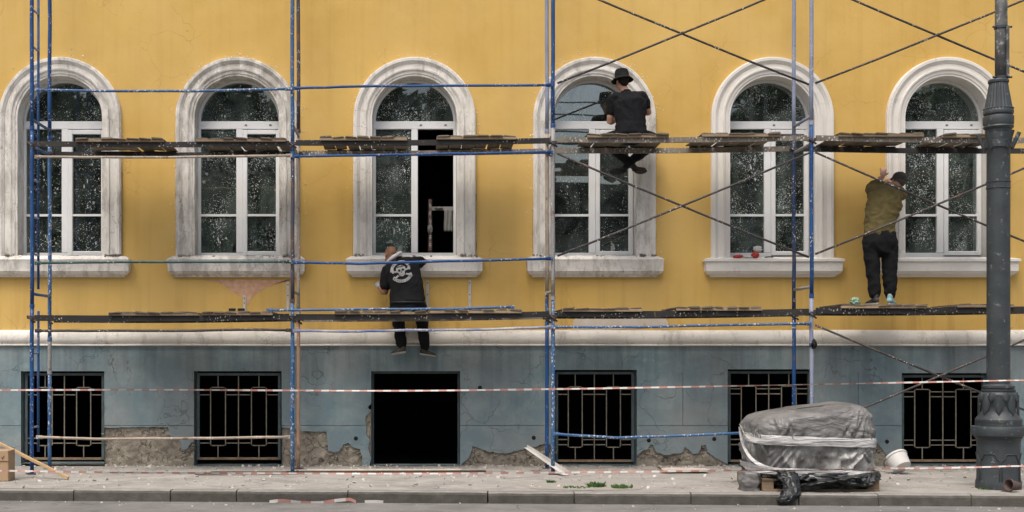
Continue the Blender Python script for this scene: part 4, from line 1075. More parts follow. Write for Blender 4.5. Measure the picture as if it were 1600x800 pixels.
m.path(pr, .004, 5).build('printed_arrow', bpy.data.materials['carton seam'], bx)
# board sheet lying near the wall
m = MB(); nx, ny = 14, 4; vs = []
for j in range(ny + 1):
    for i in range(nx + 1):
        x = PXm(1029 + 74 * i / nx, -.9); y = -1.12 + .38 * j / ny; vs.append((x + random.uniform(-.01, .01), y + random.uniform(-.015, .015),   .035 + .04 * abs(noise.noise(Vector((x * 3, y * 3, 0)))) + (.03 if i == 0 else 0)))
nn = len(vs); vs += [(x, y, z - .012) for x, y, z in vs]
k_ = lambda i, j, o=0: j*(nx+1)+i+o
fs = [(k_(i, j), k_(i+1, j), k_(i+1, j+1), k_(i, j+1)) for i in range(nx) for j in range(ny)] + [(k_(i, j, nn), k_(i, j+1, nn), k_(i+1, j+1, nn), k_(i+1, j, nn)) for i in range(nx) for j in range(ny)]
fs += [(k_(i, 0), k_(i, 0, nn), k_(i+1, 0, nn), k_(i+1, 0)) for i in range(nx)]
tag(m.add(vs, fs).build('board_sheet', CARDP), 'flat crumpled sheet of pale board lying on the pavers near the wall', 'board')
stick('timber_lath', (PXm(306, -1.3), -1.35, .02), (PXm(445, -1.3), -1.22, .03), .06, .022, WOOD, 'old brown lath lying on the pavement under the second grille', 'lath')
stick('timber_lath', (PXm(330, -1.1), -1.12, .014), (PXm(760, -1.1), -1.0, .018), .09, .024, WOODD, 'long grey lath lying along the wall in front of the black doorway', 'lath')
stick('timber_lath', (PXm(480, -.8), -.82, .016), (PXm(720, -.8), -.8, .016), .07, .026, CARDP, 'pale board strip lying on the threshold of the black doorway', 'lath')
# bucket on its side
m = MB(); bl = .18; r0, r1 = .11, .135
prof = [(.0, 0), (r0, 0), (r0 + .004, .01), (r1, bl - .03), (r1 + .012, bl - .028), (r1 + .012, bl - .012), (r1 + .004, bl), (r1 - .006, bl), (r0 - .006, .012), (0, .012)]
bk = thing('bucket', (PXm(1410, -1.1), -1.1, 0), 'white plastic paint bucket tipped on its side beside the wall', 'bucket')
Mb = Vector((-.25, .62, .70)).to_track_quat('Z', 'Y').to_matrix()
cb = Vector((PXm(1409, -1.2), -1.22, .085))
PAIL = m_plain('pail plastic', (.62, .62, .60), (.54, .53, .5), 5, .45, .15)
MB().lathe(prof, cb, 40, 0, None, True, Mb).build('pail', PAIL, bk).data.set_sharp_from_angle(angle=R(40))
MB().path([cb + Mb @ Vector((math.cos(a) * (r1 + .016), math.sin(a) * .19 - .0, bl - .02 + .02 * math.sin(a))) for a in [math.pi + math.pi * k / 14 for k in range(15)]], .004, 6).build('handle', STEEL, bk)
LBL = m_plain('bucket label', (.48, .30, .24), (.60, .55, .5), 14, .5, .05)
vs = []
for j in range(2):
    for k in range(9):
        a = R(-150 + 75 * k / 8) ; z = .05 + .075 * j; rr = r0 + (r1 - r0) * z / bl + .005; vs.append(cb + Mb @ Vector((rr * math.cos(a), rr * math.sin(a), z)))
MB().add(vs, [(k, k+1, k+10, k+9) for k in range(8)], 0, True).build('paper_label', LBL, bk)
# broken clay pot
TER = m_plain('dull clay', (.085, .055, .05), (.12, .085, .075), 14, .9, .4)
pc = thing('clay_pot', (PXm(1574, -3.1), -3.1, 0), 'small reddish clay pot lying on its side at the foot of the lamp post', 'pot')
Mp = Matrix.Rotation(R(-70), 3, 'Z') @ Matrix.Rotation(R(84), 3, 'X')
MB().lathe([(0, 0), (.04, 0), (.06, .105), (.068, .105), (.068, .13), (.06, .13), (.053, .105), (.035, .01), (0, .01)], (PXm(1588, -3.2), -3.24, .066), 28, 0, None, True, Mp).build('pot_body', TER, pc).data.set_sharp_from_angle(angle=R(40))
MB().prism([(PXm(1560, -3.2), .006), (PXm(1572, -3.2), .006), (PXm(1570, -3.2), .03)], -3.25, -3.235).build('shard', TER, pc)
# soil patch and weeds by the kerb
pts = [(808, 757), (812, 752.5), (850, 752), (900, 752.5), (960, 753), (1004, 755.5), (1010, 761), (1000, 765.5), (940, 766.5), (880, 766), (830, 764)]
gp = []
for a, b in pts:
    d = F * EYE / (b - PY); gp.append(((a - PX) * d / F, d - D))
m = MB(); m.add([(x, y, .004) for x, y in gp] + [(sum(p[0] for p in gp) / len(gp), sum(p[1] for p in gp) / len(gp), .016)], [(i, (i + 1) % len(gp), len(gp)) for i in range(len(gp))])
tag(m.build('soil', SOIL), 'bare dusty soil patch beside the kerb', kind='structure')
GRN = m_plain('weed leaf', (.045, .11, .02), (.07, .15, .035), 30, .7, .0)
def weed(px_, py_, n, r, h, label):
    d = F * EYE / (py_ - PY); c = Vector(((px_ - PX) * d / F, d - D, .005)); m = MB()
    for k in range(n):
        a = random.uniform(0, 6.28); rr = r * math.sqrt(random.random()); b = c + Vector((math.cos(a) * rr, math.sin(a) * rr * .7, 0))
        L = h * random.uniform(.5, 1.2); dr = Vector((random.gauss(0, .6), random.gauss(0, .6), 1)).normalized(); sd_ = dr.cross(Vector((random.gauss(0, 1), random.gauss(0, 1), .2))).normalized() * random.uniform(.004, .009)
        m.add([b - sd_*.4, b + sd_*.4, b + dr*L*.55 + sd_, b + dr*L*.55 - sd_, b + dr*L + Vector((0, 0, -L*.12))], [(0, 1, 2, 3), (3, 2, 4)])
    tag(m.build('weed_tuft', GRN), label, 'weed', 'weeds by the kerb')
weed(861, 755.5, 60, .045, .05, 'tiny weed tuft at the left end of the soil patch'); weed(932, 762, 160, .09, .08, 'bushy weed tuft in the middle of the soil patch')
weed(972, 763.5, 150, .11, .055, 'low weed tuft at the right end of the soil patch'); weed(900, 763, 120, .16, .025, 'flat thin weed strip left of the bushy tuft')
for px_, lab in ((1500, 'left'), ): weed(1540, 765, 60, .08, .03, 'withered weeds at the left foot of the lamp post')
# rubble, plaster flakes
DEB = m_plain('plaster crumbs', (.62, .60, .55), (.45, .41, .35), 20, .95, .5); sp = []
for k in range(1200):
    x = random.uniform(-5.5, 8.5); y = -random.random() ** 1.7 * 2.9 - .06; s = random.choice((.004, .006, .008, .012, .018)); sp.append(((x, y, .006 + s * .2), (s * 1.5, s * 1.5, s * .45)))
for k in range(80):
    i = random.choice((1, 2, 3, 4, 5)); a, b = piers[i]; s = random.uniform(.005, .018); sp.append(((random.uniform(a, b), -.06 - random.random() ** 2 * .3, .008 + s * .4), (s * 1.3, s, s * .8)))
for k in range(60):
    s = random.uniform(.004, .012); x = random.uniform(-5, 7); sp.append(((x, kerb_y(x) - random.random() * .5, -.118 + s * .3), (s * 1.6, s * 1.3, s * .5)))
tag(joinchips('plaster_debris', sp, DEB), 'scattered plaster crumbs on the pavement', 'debris', kind='stuff')
# things left on sill and decks
rg = thing('rag', (PXm(1172, -.1), -.1, 2.745), 'crumpled red and white plastic bag on the sill of the fifth window', 'rag')
RED = m_plain('bag red', (.52, .06, .045), None, 9, .5, .3); 
def crumple(name, c, r, mt, par=None, seed=0, amp=.5):
    bm = bmesh.new(); bmesh.ops.create_icosphere(bm, subdivisions=4, radius=1); m = MB()
    for v in bm.verts:
        k = 1 + amp * (1 - 3 * abs(noise.noise(v.co * 1.9 + Vector((seed, 0, 0))))) * .6; v.co *= max(.25, k)
    m.add([Vector(c) + Vector((v.co.x * r[0], v.co.y * r[1], v.co.z * r[2])) for v in bm.verts], [tuple(v.index for v in f.verts) for f in bm.faces], 0, True); bm.free()
    return m.build(name, mt, par)
crumple('red_fold', P(1180, 399, -.1), (.045, .035, .04), RED, rg, 1); crumple('red_fold', P(1154, 401, -.1), (.06, .03, .022), RED, rg, 2); crumple('white_fold', P(1167, 402, -.1), (.08, .035, .018), TW, rg, 3)
crumple('white_fold', P(1184, 389, -.08), (.045, .012, .03), TW, rg, 6, .9)
GRB = m_plain('green bag film', (.07, .22, .10), (.35, .46, .36), 9, .4, .3)
tag(crumple('plastic_bag', Vector((PXm(1336, -.9), -.9, ZLC + .075)), (.05, .05, .045), GRB, None, 9, .8), 'small green and white plastic bag beside the standing man\'s feet', 'bag')
BLKR = m_plain('black rubber', (.012, .012, .013), None, 9, .6, .2)
for px_, lab in ((364, 'black scraper lying on the lower boards, left one of the pair'), (378, 'black scraper on the lower boards, right and larger one of the pair')):
    t = thing('scraper', (PXm(px_, YF), YF - .02, 0), lab, 'scraper', 'scrapers on the boards'); zc = PZm(495, YF) + .085
    MB().bevbox((PXm(px_, YF) - .045, YF - .06, zc - .012), (PXm(px_, YF) + .04, YF - .02, zc + .018), .006).build('grip', BLKR, t)
    MB().bevbox((PXm(px_, YF) - .06, YF - .055, zc - .02), (PXm(px_, YF) + .052, YF - .025, zc - .012), .002).build('blade', RUST, t)
tag(MB().path([P(1208, 401.5, -.12), P(1200, 401.5, -.12), P(1195, 402, -.12)], .008, 8).build('chisel', BLKR), 'small black tool lying on the sill beside the red bag', 'tool')
tag(crumple('knotted_rag', P(1270.5, 538, YF - .01), (.034, .034, .05), BLKR, None, 21, .8), 'black rag knotted round the right hand scaffold post at string course height', 'rag')
# objects in the open window
YI = .75
GTW = m_plain('dirty white wrap', (.40, .40, .38), (.25, .25, .24), 12, .8, .4)
rk = thing('tool_stand', (PXm(672, YI), YI, 2.2), 'stand wound with red and white tape inside the open window', 'stand')
m = MB(); xs_ = PXm(672, YI); n = 26
for k in range(n):
    z0_, z1_ = PZm(392 - 80 * k / n, YI), PZm(392 - 80 * (k + 1) / n, YI); m.path([(xs_ + .01 * noise.noise(Vector((0, 0, k * .6))), YI, z0_), (xs_ + .01 * noise.noise(Vector((0, 0, (k+1) * .6))), YI, z1_)], .02, 8, k // 2 % 2)
m.build('taped_pole', [TR, TW], rk); MB().box((xs_ - .03, YI + .03, 1.95), (xs_ + .03, YI + .06, PZm(310, YI))).build('upright', STEEL, rk)
MB().bevbox((xs_ + .02, YI - .01, PZm(329, YI)), (PXm(709, YI), YI + .02, PZm(323, YI)), .004).build('cross_bar', WHT, rk)
crumple('white_knot', P(686, 325, YI - .03), (.05, .02, .018), GTW, rk, 4); crumple('white_knot', P(672, 358, YI - .02), (.03, .02, .06), GTW, rk, 5)
cl = MB(); nx, nz = 10, 12; vs = []
for j in range(nz + 1):
    for i in range(nx + 1):
        x = PXm(694 + 13 * i / nx, YI); z = PZm(329 + 33 * j / nz, YI); vs.append((x, YI - .03 + .015 * math.sin(i * 1.4 + j * .2), z))
cl.add(vs, [(j*(nx+1)+i, j*(nx+1)+i+1, (j+1)*(nx+1)+i+1, (j+1)*(nx+1)+i) for j in range(nz) for i in range(nx)], 0, True)
clo = cl.build('towel', m_plain('grey towel', (.34, .34, .32), None, 12, .9, .4)); sol = clo.modifiers.new('s', 'SOLIDIFY'); sol.thickness = .008
tag(clo, 'grey cloth hanging from the bar inside the open window', 'cloth')
GB = m_plain('green cabinet', (.10, .26, .20), (.07, .2, .15), 4, .6, .1)
for (a, b, y0_, lab) in ((588, 612, 343, 'green box standing behind the lower pane of the third window, left one'), (614, 634, 347, 'green box standing behind the lower pane of the third window, right one')):
    tag(MB().bevbox((PXm(a, .42), .42, 2.2), (PXm(b, .42), .62, PZm(y0_, .42)), .01).build('box', GB), lab, 'box')
for (a, b, y0_, k) in ((318, 330, 346, 0), (333, 346, 344, 1), (349, 362, 348, 2)):
    tag(crumple('sack', P((a + b) / 2, 374, .45), (.07, .08, .24), GB, None, k * 3, .35), 'pale green sack behind the lower left pane of the second window, %s' % ('left one', 'middle one', 'right one')[k], 'sack', 'sacks behind the second window')
tag(crumple('sack', P(400, 376, .45), (.13, .1, .2), GB, None, 17, .4), 'wide pale green sack behind the lower right pane of the second window', 'sack')

# ---------------------------------------------------------------- people
def m_skin(name, c): 
    t = NT(name); k = t.mix(t.rng(t.noise(14, 4), .35, .65), c, tuple(x * .82 for x in c))
    return t.done(t.bsdf(k, .55, 0, t.bump(t.noise(90, 3), .15, .003), .4))
def m_cloth(name, c, c2=None, rough=.9):
    t = NT(name); k = t.mix(t.rng(t.noise(9, 5), .35, .7), c, c2 or tuple(x * .7 for x in c))
    du = t.math('MULTIPLY', t.rng(t.noise(6, 6, .7, t.mapv(loc=(3, 4, 5))), .6, .72), .25); k = t.mix(du, k, tuple(min(1, x * 1.6 + .006) for x in c))
    return t.done(t.bsdf(k, rough, 0, t.bump(t.noise(160, 2), .2, .002, t.bump(t.noise(14, 4, .6), .5, .012)), .2))
SKA = m_skin('skin fair', (.46, .26, .18)); SKB = m_skin('skin tanned', (.30, .155, .09)); SKC = m_skin('skin ruddy', (.42, .24, .17))
BLKT = m_cloth('black cotton', (.009, .0095, .0115)); BLKP = m_cloth('black trousers', (.007, .0075, .009), (.011, .0115, .013)); OLV = m_cloth('olive cotton', (.14, .113, .046), (.10, .08, .032))
HAT = m_cloth('black hat cloth', (.010, .011, .011)); CAP = m_cloth('grey cap cloth', (.05, .05, .045), (.08, .08, .07)); WTW = m_cloth('white towel', (.66, .65, .62)); GLV = m_cloth('work glove', (.42, .42, .40), (.14, .2, .26))
SHO = m_cloth('dark shoe', (.02, .02, .022), (.05, .05, .05), .6); SHG = m_cloth('grey sneaker', (.05, .048, .042), (.14, .135, .12)); SHB = m_cloth('pale blue sneaker', (.22, .42, .44), (.62, .66, .66)); SOLE = m_plain('shoe sole', (.45, .43, .39), None, 9, .8, .2)
SHD = m_cloth('charcoal sneaker', (.035, .035, .038), (.10, .10, .10)); SOCK = m_cloth('grey sock', (.22, .22, .21)); EYE_M = m_plain('eye', (.03, .02, .015), None, 5, .2, 0); HAIRM = m_cloth('dark hair', (.018, .013, .01))

def head_mb(c, fwd, up, s=1.0):
    """skull, jaw, nose, brow and ears; returns shape, frame"""
    f = Vector(fwd).normalized(); u = Vector(up); u = (u - f * u.dot(f)).normalized(); r = f.cross(u)
    M = Matrix((r, f, u)).transposed(); c = Vector(c); m = MB()
    L = lambda x, y, z: c + M @ Vector((x, y, z)) * s
    m.ell(L(0, -.012, .03), (.076*s, .096*s, .088*s), M, 20); m.ell(L(0, .03, -.045), (.058*s, .066*s, .07*s), M, 16); m.ell(L(0, .045, -.09), (.034*s, .034*s, .026*s), M, 12)
    m.ell(L(0, .1, -.025), (.013*s, .022*s, .026*s), M, 10); m.ell(L(0, .078, .022), (.05*s, .018*s, .014*s), M, 10); m.ell(L(0, .09, -.064), (.024*s, .01*s, .007*s), M, 10)
    for k in (-1, 1): m.ell(L(k*.077, -.006, -.015), (.009*s, .02*s, .032*s), M, 10); m.ell(L(k*.04, .06, -.035), (.026*s, .028*s, .025*s), M, 10)
    return m, L, M
def hand(m, wrist, dirv, palm_n, curl=.5, s=1.0, side=1):
    """palm with four fingers and a thumb leaving its side"""
    d = Vector(dirv).normalized(); n = Vector(palm_n); n = (n - d * n.dot(d)).normalized(); a = d.cross(n) * side
    w0 = Vector(wrist)
    m.loft([(w0, .026*s, .019*s), (w0 + d*.04*s, .038*s, .017*s), (w0 + d*.085*s, .040*s, .014*s)], a, 14)
    for i, (off, L) in enumerate(((-.030, .062), (-.010, .074), (.010, .070), (.029, .055))):
        p = w0 + d*.088*s + a*off*s; q1 = p + (d*math.cos(curl*.6) + n*math.sin(curl*.6))*L*.45*s; q2 = q1 + (d*math.cos(curl*1.5) + n*math.sin(curl*1.5))*L*.33*s; q3 = q2 + (d*math.cos(curl*2.4) + n*math.sin(curl*2.4))*L*.26*s
        m.path([p - d*.015*s, p, q1, q2, q3], [.009*s, .0095*s, .009*s, .008*s, .0065*s], 8)
    t0 = w0 + d*.03*s - a*.034*s; t1 = t0 + (d*.7 - a*.55 + n*.4).normalized()*.038*s; t2 = t1 + (d*.9 - a*.1 + n*.45).normalized()*.03*s
    m.path([t0 + a*.012*s, t0, t1, t2], [.012*s, .0125*s, .0105*s, .008*s], 8)
def limb(m, pts, rad, n=14):
    """smooth tapered limb through joints"""
    pts = [Vector(p) for p in pts]; out, rr = [], []
    for i in range(len(pts) - 1):
        p0, p1, p2, p3 = pts[max(0, i-1)], pts[i], pts[i+1], pts[min(len(pts)-1, i+2)]
        for k in range(5):
            t = k / 5; lin = p1.lerp(p2, t); cat = .5 * ((2*p1) + (p2-p0)*t + (2*p0-5*p1+4*p2-p3)*t*t + (3*p1-p0-3*p2+p3)*t**3)
            out.append(lin.lerp(cat, .55)); rr.append(rad[i] + (rad[i+1] - rad[i]) * t)
    out.append(pts[-1]); rr.append(rad[-1])
    m.path(out, rr, n); m.ell(out[0], (rr[0],) * 3, None, 12); m.ell(out[-1], (rr[-1],) * 3, None, 12)
def shoe(par, ankle, toe_dir, up, mt, s=1.0, sole=None):
    d = Vector(toe_dir).normalized(); u = Vector(up); u = (u - d * u.dot(d)).normalized(); r = d.cross(u); a = Vector(ankle)
    M = Matrix((r, d, u)).transposed(); L = lambda x, y, z: a + M @ Vector((x, y, z)) * s
    m = MB(); m.loft([(L(0, -.05, -.045), .034*s, .03*s), (L(0, 0, -.048), .037*s, .036*s), (L(0, .07, -.055), .042*s, .030*s), (L(0, .14, -.064), .046*s, .022*s), (L(0, .18, -.068), .038*s, .016*s)], r, 16)
    m.loft([(L(0, -.02, .03), .042*s, .042*s), (L(0, -.012, -.02), .038*s, .044*s), (L(0, .01, -.05), .036*s, .05*s)], r, 14)
    o = fuse('shoe', m, mt, par, .007, 3)
    m = MB(); vs = []; n = 24
    for z in (-.094, -.076):
        for k in range(n):
            t = 2*math.pi*k/n; y = .065 + .145*math.sin(t); w_ = (.040 + .010*math.sin(t))*math.cos(t); vs.append(L(w_, y, z))
    m.add(vs, [tuple(range(n-1, -1, -1)), tuple(range(n, 2*n))] + [(k, (k+1) % n, (k+1) % n + n, k + n) for k in range(n)])
    m.build('shoe_sole', sole or SOLE, o)
    return o
def person(label, loc): return thing('person', loc, label, 'person')

# --- the man in the bucket hat, sitting on the upper deck with his back to us
A = person('seated man in black t-shirt and black bucket hat on the upper boards, ankles crossed', (PXm(985, -.62), -.62, ZUA + .04))
zs = ZUA + .045
pel = Vector((PXm(986, -.62), -.62, zs + .115)); chest = P(984, 168, -.57); nb = P(978, 145, -.52); hd = P(972, 127.5, -.49)
Ls, Rs = P(958, 151, -.54), P(1003, 149, -.54); Le, Re = P(953, 190, -.50), P(1013, 176, -.46); Lh, Rh = P(966, 184, -.24), P(996, 170, -.20)
kl, kr = P(946, 220, -.24), P(1024, 220, -.24); al, ar = P(988, 258, -.27), P(978, 259, -.20)
fw = (-.35, 1, -.18)
m, Lf, Mh = head_mb(hd, fw, (-.08, .15, 1), .98)
m.loft([(nb + Vector((0, 0, -.05)), .07, .06), (nb, .056, .056), (hd + Vector((0, 0, -.05)), .054, .056)], (1, 0, 0), 14)
m.loft([(pel, .16, .10), (pel.lerp(chest, .5), .145, .09), (chest, .165, .10), (nb + Vector((0, 0, -.05)), .12, .07)], (1, 0, 0))
for s_, e_, h_, sd_ in ((Ls, Le, Lh, 1), (Rs, Re, Rh, -1)):
    limb(m, [s_, e_, h_], [.048, .043, .029]); d = (h_ - e_).normalized(); hand(m, h_, d, Vector((0, 0, -1)), .7, 1.0, sd_)
for k_, a_, x_ in ((kl, al, -.09), (kr, ar, .09)): limb(m, [pel + Vector((x_, 0, -.02)), k_, a_], [.07, .05, .036])
fuse('body', m, SKA, A, .0065, 3)
for k in (-1, 1): MB().ell(Lf(k*.03, .083, .0), (.011, .008, .008), Mh, 10).build('eye', EYE_M, A)
m = MB(); m.ell(Lf(0, -.02, .035), (.080, .098, .088), Mh, 20); m.ell(Lf(0, -.055, -.03), (.06, .045, .05), Mh, 14); fuse('hair', m, HAIRM, A, .007, 2)
m = MB(); m.loft([(pel + Vector((0, -.01, -.03)), .205, .135), (pel.lerp(chest, .35), .19, .125), (chest + Vector((0, -.01, -.05)), .205, .13), (chest + Vector((0, -.005, .06)), .215, .125), (nb + Vector((.01, -.01, -.045)), .17, .09), (nb + Vector((0, -.005, -.008)), .075, .066)], (1, 0, 0), 28)
for s_, e_, k in ((Ls, Le, .64), (Rs, Re, .66)):
    limb(m, [nb.lerp(s_, .55) + Vector((0, 0, -.05)), s_ + Vector((0, 0, -.02)), s_.lerp(e_, k)], [.082, .072, .062])
fuse('t_shirt', m, BLKT, A, .008, 4, .011, 6.5, .9)
m = MB(); m.loft([(pel + Vector((0, 0, -.05)), .20, .14), (pel + Vector((0, 0, .03)), .19, .125)], (1, 0, 0), 24)
for k_, a_, x_ in ((kl, al, -.10), (kr, ar, .10)): limb(m, [pel + Vector((x_, .02, -.035)), k_, k_.lerp(a_, .93)], [.088, .072, .056])
fuse('trousers', m, BLKP, A, .009, 4, .010, 8)
for k_, a_, t_ in ((kl, al, (.65, .75, .1)), (kr, ar, (-.55, .8, .1))):
    dn = (a_ - k_).normalized(); MB().tube(k_.lerp(a_, .88), a_ + dn * .02, .041, 14).build('sock', SOCK, A)
    shoe(A, a_ + dn * .03, t_, -dn, SHO, 1.0, BLKR)
m = MB()
hp = [(0, .128), (.05, .127), (.080, .118), (.088, .095), (.095, .03), (.100, .018), (.112, .006), (.138, -.018), (.142, -.026), (.136, -.024), (.108, -.002), (.092, .012), (.086, .03), (.078, .09), (0, .11)]
m.lathe(hp, Lf(0, -.008, .035), 40, 0, lambda i, a, r: r * (1 + .03 * math.sin(a * 3 + i)), True, Mh)
hat = m.build('bucket_hat', HAT, A)

# --- the bald man with the printed shirt, sitting on the lower deck
Bm = person('seated bald man in black t-shirt with white round back print on the lower boards', (PXm(636, -.62), -.62, ZLB + .04))
zs = ZLB + .04
pel = Vector((PXm(637, -.64), -.64, zs + .11)); waist = P(635, 452, -.60); chest = P(629, 424, -.55); nb = P(621, 408, -.47); hd = P(610.5, 399, -.39)
Ls, Rs = P(606, 421, -.50), P(648, 410, -.48); Le, Re = P(601, 456, -.47), P(662, 409, -.27); Lh, Rh = P(592, 447, -.26), P(650, 404, -.13)
kl, kr = P(620, 482, -.22), P(657, 482, -.22); al, ar = P(627, 540, -.24), P(664, 543, -.24)
fw = (-.55, 1, -.75)
m, Lf, Mh = head_mb(hd, fw, (-.2, .75, 1), .98)
m.loft([(nb + Vector((.03, -.02, -.06)), .08, .07), (nb, .062, .06), (hd + Vector((.02, -.03, -.04)), .056, .058)], (1, .3, 0), 14)
m.loft([(pel, .17, .11), (waist, .17, .11), (chest, .175, .105), (nb + Vector((.02, -.02, -.05)), .12, .075)], (1, 0, .15))
for s_, e_, h_, sd_ in ((Ls, Le, Lh, 1), (Rs, Re, Rh, -1)): limb(m, [s_, e_, h_], [.054, .047, .031])
d = (Rh - Re).normalized(); hand(m, Rh, d, Vector((0, 1, -.3)), .5, 1.0, -1)
for k_, a_, x_ in ((kl, al, -.09), (kr, ar, .09)): limb(m, [pel + Vector((x_, 0, -.02)), k_, a_], [.075, .053, .038])
fuse('body', m, SKB, Bm, .0065, 3)
for k in (-1, 1): MB().ell(Lf(k*.03, .083, .0), (.011, .008, .008), Mh, 10).build('eye', EYE_M, Bm)
m = MB(); d = (Lh - Le).normalized(); hand(m, Lh, d, Vector((.6, .3, -.6)), .8, 1.12, 1); m.loft([(Lh - d*.05, .04, .037), (Lh + d*.02, .038, .03)], (0, 0, 1), 14); fuse('glove', m, GLV, Bm, .006, 2)
m = MB(); m.loft([(pel + Vector((0, -.01, -.01)), .225, .15), (pel.lerp(waist, .6), .225, .145), (waist + Vector((0, -.01, .04)), .212, .135), (chest + Vector((0, -.01, 0)), .222, .135), (chest + Vector((.0, .0, .07)), .205, .12), (nb + Vector((.035, -.02, -.035)), .16, .085), (nb + Vector((.012, -.01, -.005)), .08, .07)], (1, 0, .22), 28)
limb(m, [nb.lerp(Ls, .5) + Vector((.03, 0, -.06)), Ls + Vector((.01, 0, -.02)), Ls.lerp(Le, .72)], [.09, .09, .075]); limb(m, [nb.lerp(Rs, .6) + Vector((0, 0, -.05)), Rs + Vector((-.005, 0, -.015)), Rs.lerp(Re, .55)], [.088, .085, .072])
shirt = fuse('t_shirt', m, BLKT, Bm, .008, 5, .010, 6, .9)
m = MB(); m.loft([(pel + Vector((0, 0, -.05)), .215, .15), (pel + Vector((0, 0, .02)), .215, .14)], (1, 0, 0), 24)
for k_, a_, x_ in ((kl, al, -.11), (kr, ar, .11)): limb(m, [pel + Vector((x_, .02, -.03)), k_, k_.lerp(a_, .55), a_ + Vector((0, 0, .02))], [.098, .088, .075, .068])
fuse('trousers', m, BLKP, Bm, .009, 4, .010, 7)
shoe(Bm, al + Vector((0, 0, -.005)), (-.62, .75, -.12), (.1, -.1, 1), SHG, 1.02); shoe(Bm, ar + Vector((0, 0, -.005)), (.66, .7, -.10), (0, -.1, 1), SHG, 1.02)
belt = MB(); belt.path([pel + Vector((.222*math.cos(a), -.004 + .152*math.sin(a), .0)) for a in [2*math.pi*k/28 for k in range(29)]], .014, 8); belt.build('belt', m_plain('leather belt', (.010, .010, .011), None, 9, .6, .2), Bm)
# towel round the neck
m = MB(); pts = [P(603, 413, -.40), P(607, 408.5, -.49), P(614, 402, -.545), P(621, 397.5, -.53), P(626, 395, -.46), P(622, 397, -.38)]
cr = []
for i in range(len(pts) - 1):
    for k in range(4): cr.append(pts[i].lerp(pts[i+1], k / 4))
cr.append(pts[-1]); m.path(cr, [.018 + .008 * math.sin(i / len(cr) * math.pi) for i in range(len(cr))], 10); fuse('neck_towel', m, WTW, Bm, .006, 2, .004, 20)
# printed emblem: two lettered scrolls round a skull with crossed bones, laid on the cloth
bvh = BVHTree.FromPolygons([v.co.copy() for v in shirt.data.vertices], [tuple(p.vertices) for p in shirt.data.polygons])
ec = P(627, 423.5, -.7); EA = R(15); ES = .95
def emb(u, v, lift=.004):
    lift += .007
    x = ec.x + ES * (u * math.cos(EA) - v * math.sin(EA)); z = ec.z + ES * (u * math.sin(EA) + v * math.cos(EA))
    hit = bvh.ray_cast(Vector((x, -3, z)), Vector((0, 1, 0)))
    return Vector((x, (hit[0].y if hit[0] else -.7) - lift, z))
PRW = m_plain('print white', (.34, .34, .33), (.24, .24, .235), 20, .8, .1); PRB = m_plain('print black', (.012, .012, .014), None, 20, .9, 0)
em = MB()
def arcstrip(r0, r1, a0, a1, mi, lift=.004, n=30):
    vs = []
    for k in range(n + 1):
        a = R(a0 + (a1 - a0) * k / n); rr0 = r0; rr1 = r1
        for j in range(4): rr = rr0 + (rr1 - rr0) * j / 3; vs.append(emb(rr * math.cos(a), rr * math.sin(a), lift))
    em.add(vs, [(k*4+j, k*4+j+1, (k+1)*4+j+1, (k+1)*4+j) for k in range(n) for j in range(3)], mi)
def blob(cu, cv, ru, rv, mi, lift=.004, n=20, rot=0, f=None):
    vs = [emb(cu, cv, lift)]
    for ring in (.5, 1):
        for k in range(n):
            a = 2*math.pi*k/n; q_ = (f(a) if f else 1) * ring; x, y = ru*q_*math.cos(a), rv*q_*math.sin(a)
            vs.append(emb(cu + x*math.cos(rot) - y*math.sin(rot), cv + x*math.sin(rot) + y*math.cos(rot), lift))
    em.add(vs, [(0, 1+k, 1+(k+1) % n) for k in range(n)] + [(1+k, 1+n+k, 1+n+(k+1) % n, 1+(k+1) % n) for k in range(n)], mi)
arcstrip(.108, .148, 28, 172, 0); arcstrip(.118, .158, 208, 326, 0)
for sgn in (1, -1):                                    # crossed bones
    for t in range(9): u = -.105 + .21 * t / 8; blob(u, sgn * u * .45 - .028, .017, .0125, 0, .004, 10)
    for e_ in (-1, 1):
        for dv in (-.013, .013): blob(e_ * .112, sgn * e_ * .05 - .028 + dv, .017, .016, 0, .004, 12)
blob(0, -.012, .066, .062, 1, .0055); blob(0, .024, .066, .058, 0, .007); blob(0, -.036, .040, .036, 0, .007)
for e_ in (-1, 1): blob(e_ * .025, .012, .019, .016, 1, .0085, 14)
blob(0, -.014, .008, .012, 1, .0085, 8)
for k in range(5): blob(-.024 + .012 * k, -.048, .0022, .014, 1, .0085, 8)
for k in range(5): blob(-.04 + .02 * k, .062, .008, .014, 1, .0085, 8, .5 - .25 * k)
def arctext(s, r, a0, a1, size, inward):
    for i, ch in enumerate(s):
        if ch == ' ': continue
        cu = bpy.data.curves.new('t', 'FONT'); cu.body = ch; cu.size = size; cu.align_x = 'CENTER'; cu.resolution_u = 2
        o = bpy.data.objects.new('t', cu); COL.objects.link(o); dg = bpy.context.evaluated_depsgraph_get(); dg.update()
        me = bpy.data.meshes.new_from_object(o.evaluated_get(dg)); a = R(a0 + (a1 - a0) * i / (len(s) - 1)); rot = a + math.pi / 2 if inward else a - math.pi / 2
        vs = []
        for v in me.vertices:
            x, y = v.co.x * 1.05, v.co.y - size * .36; vs.append(emb(r*math.cos(a) + x*math.cos(rot) - y*math.sin(rot), r*math.sin(a) + x*math.sin(rot) + y*math.cos(rot), .0065))
        em.add(vs, [tuple(p.vertices) for p in me.polygons], 1)
        bpy.data.objects.remove(o); bpy.data.curves.remove(cu); bpy.data.meshes.remove(me)
arctext('BIKERS CLUB', .138, 216, 318, .036, True); arctext('MANIA', .128, 130, 70, .036, False)
em.build('back_print', [PRW, PRB], Bm)

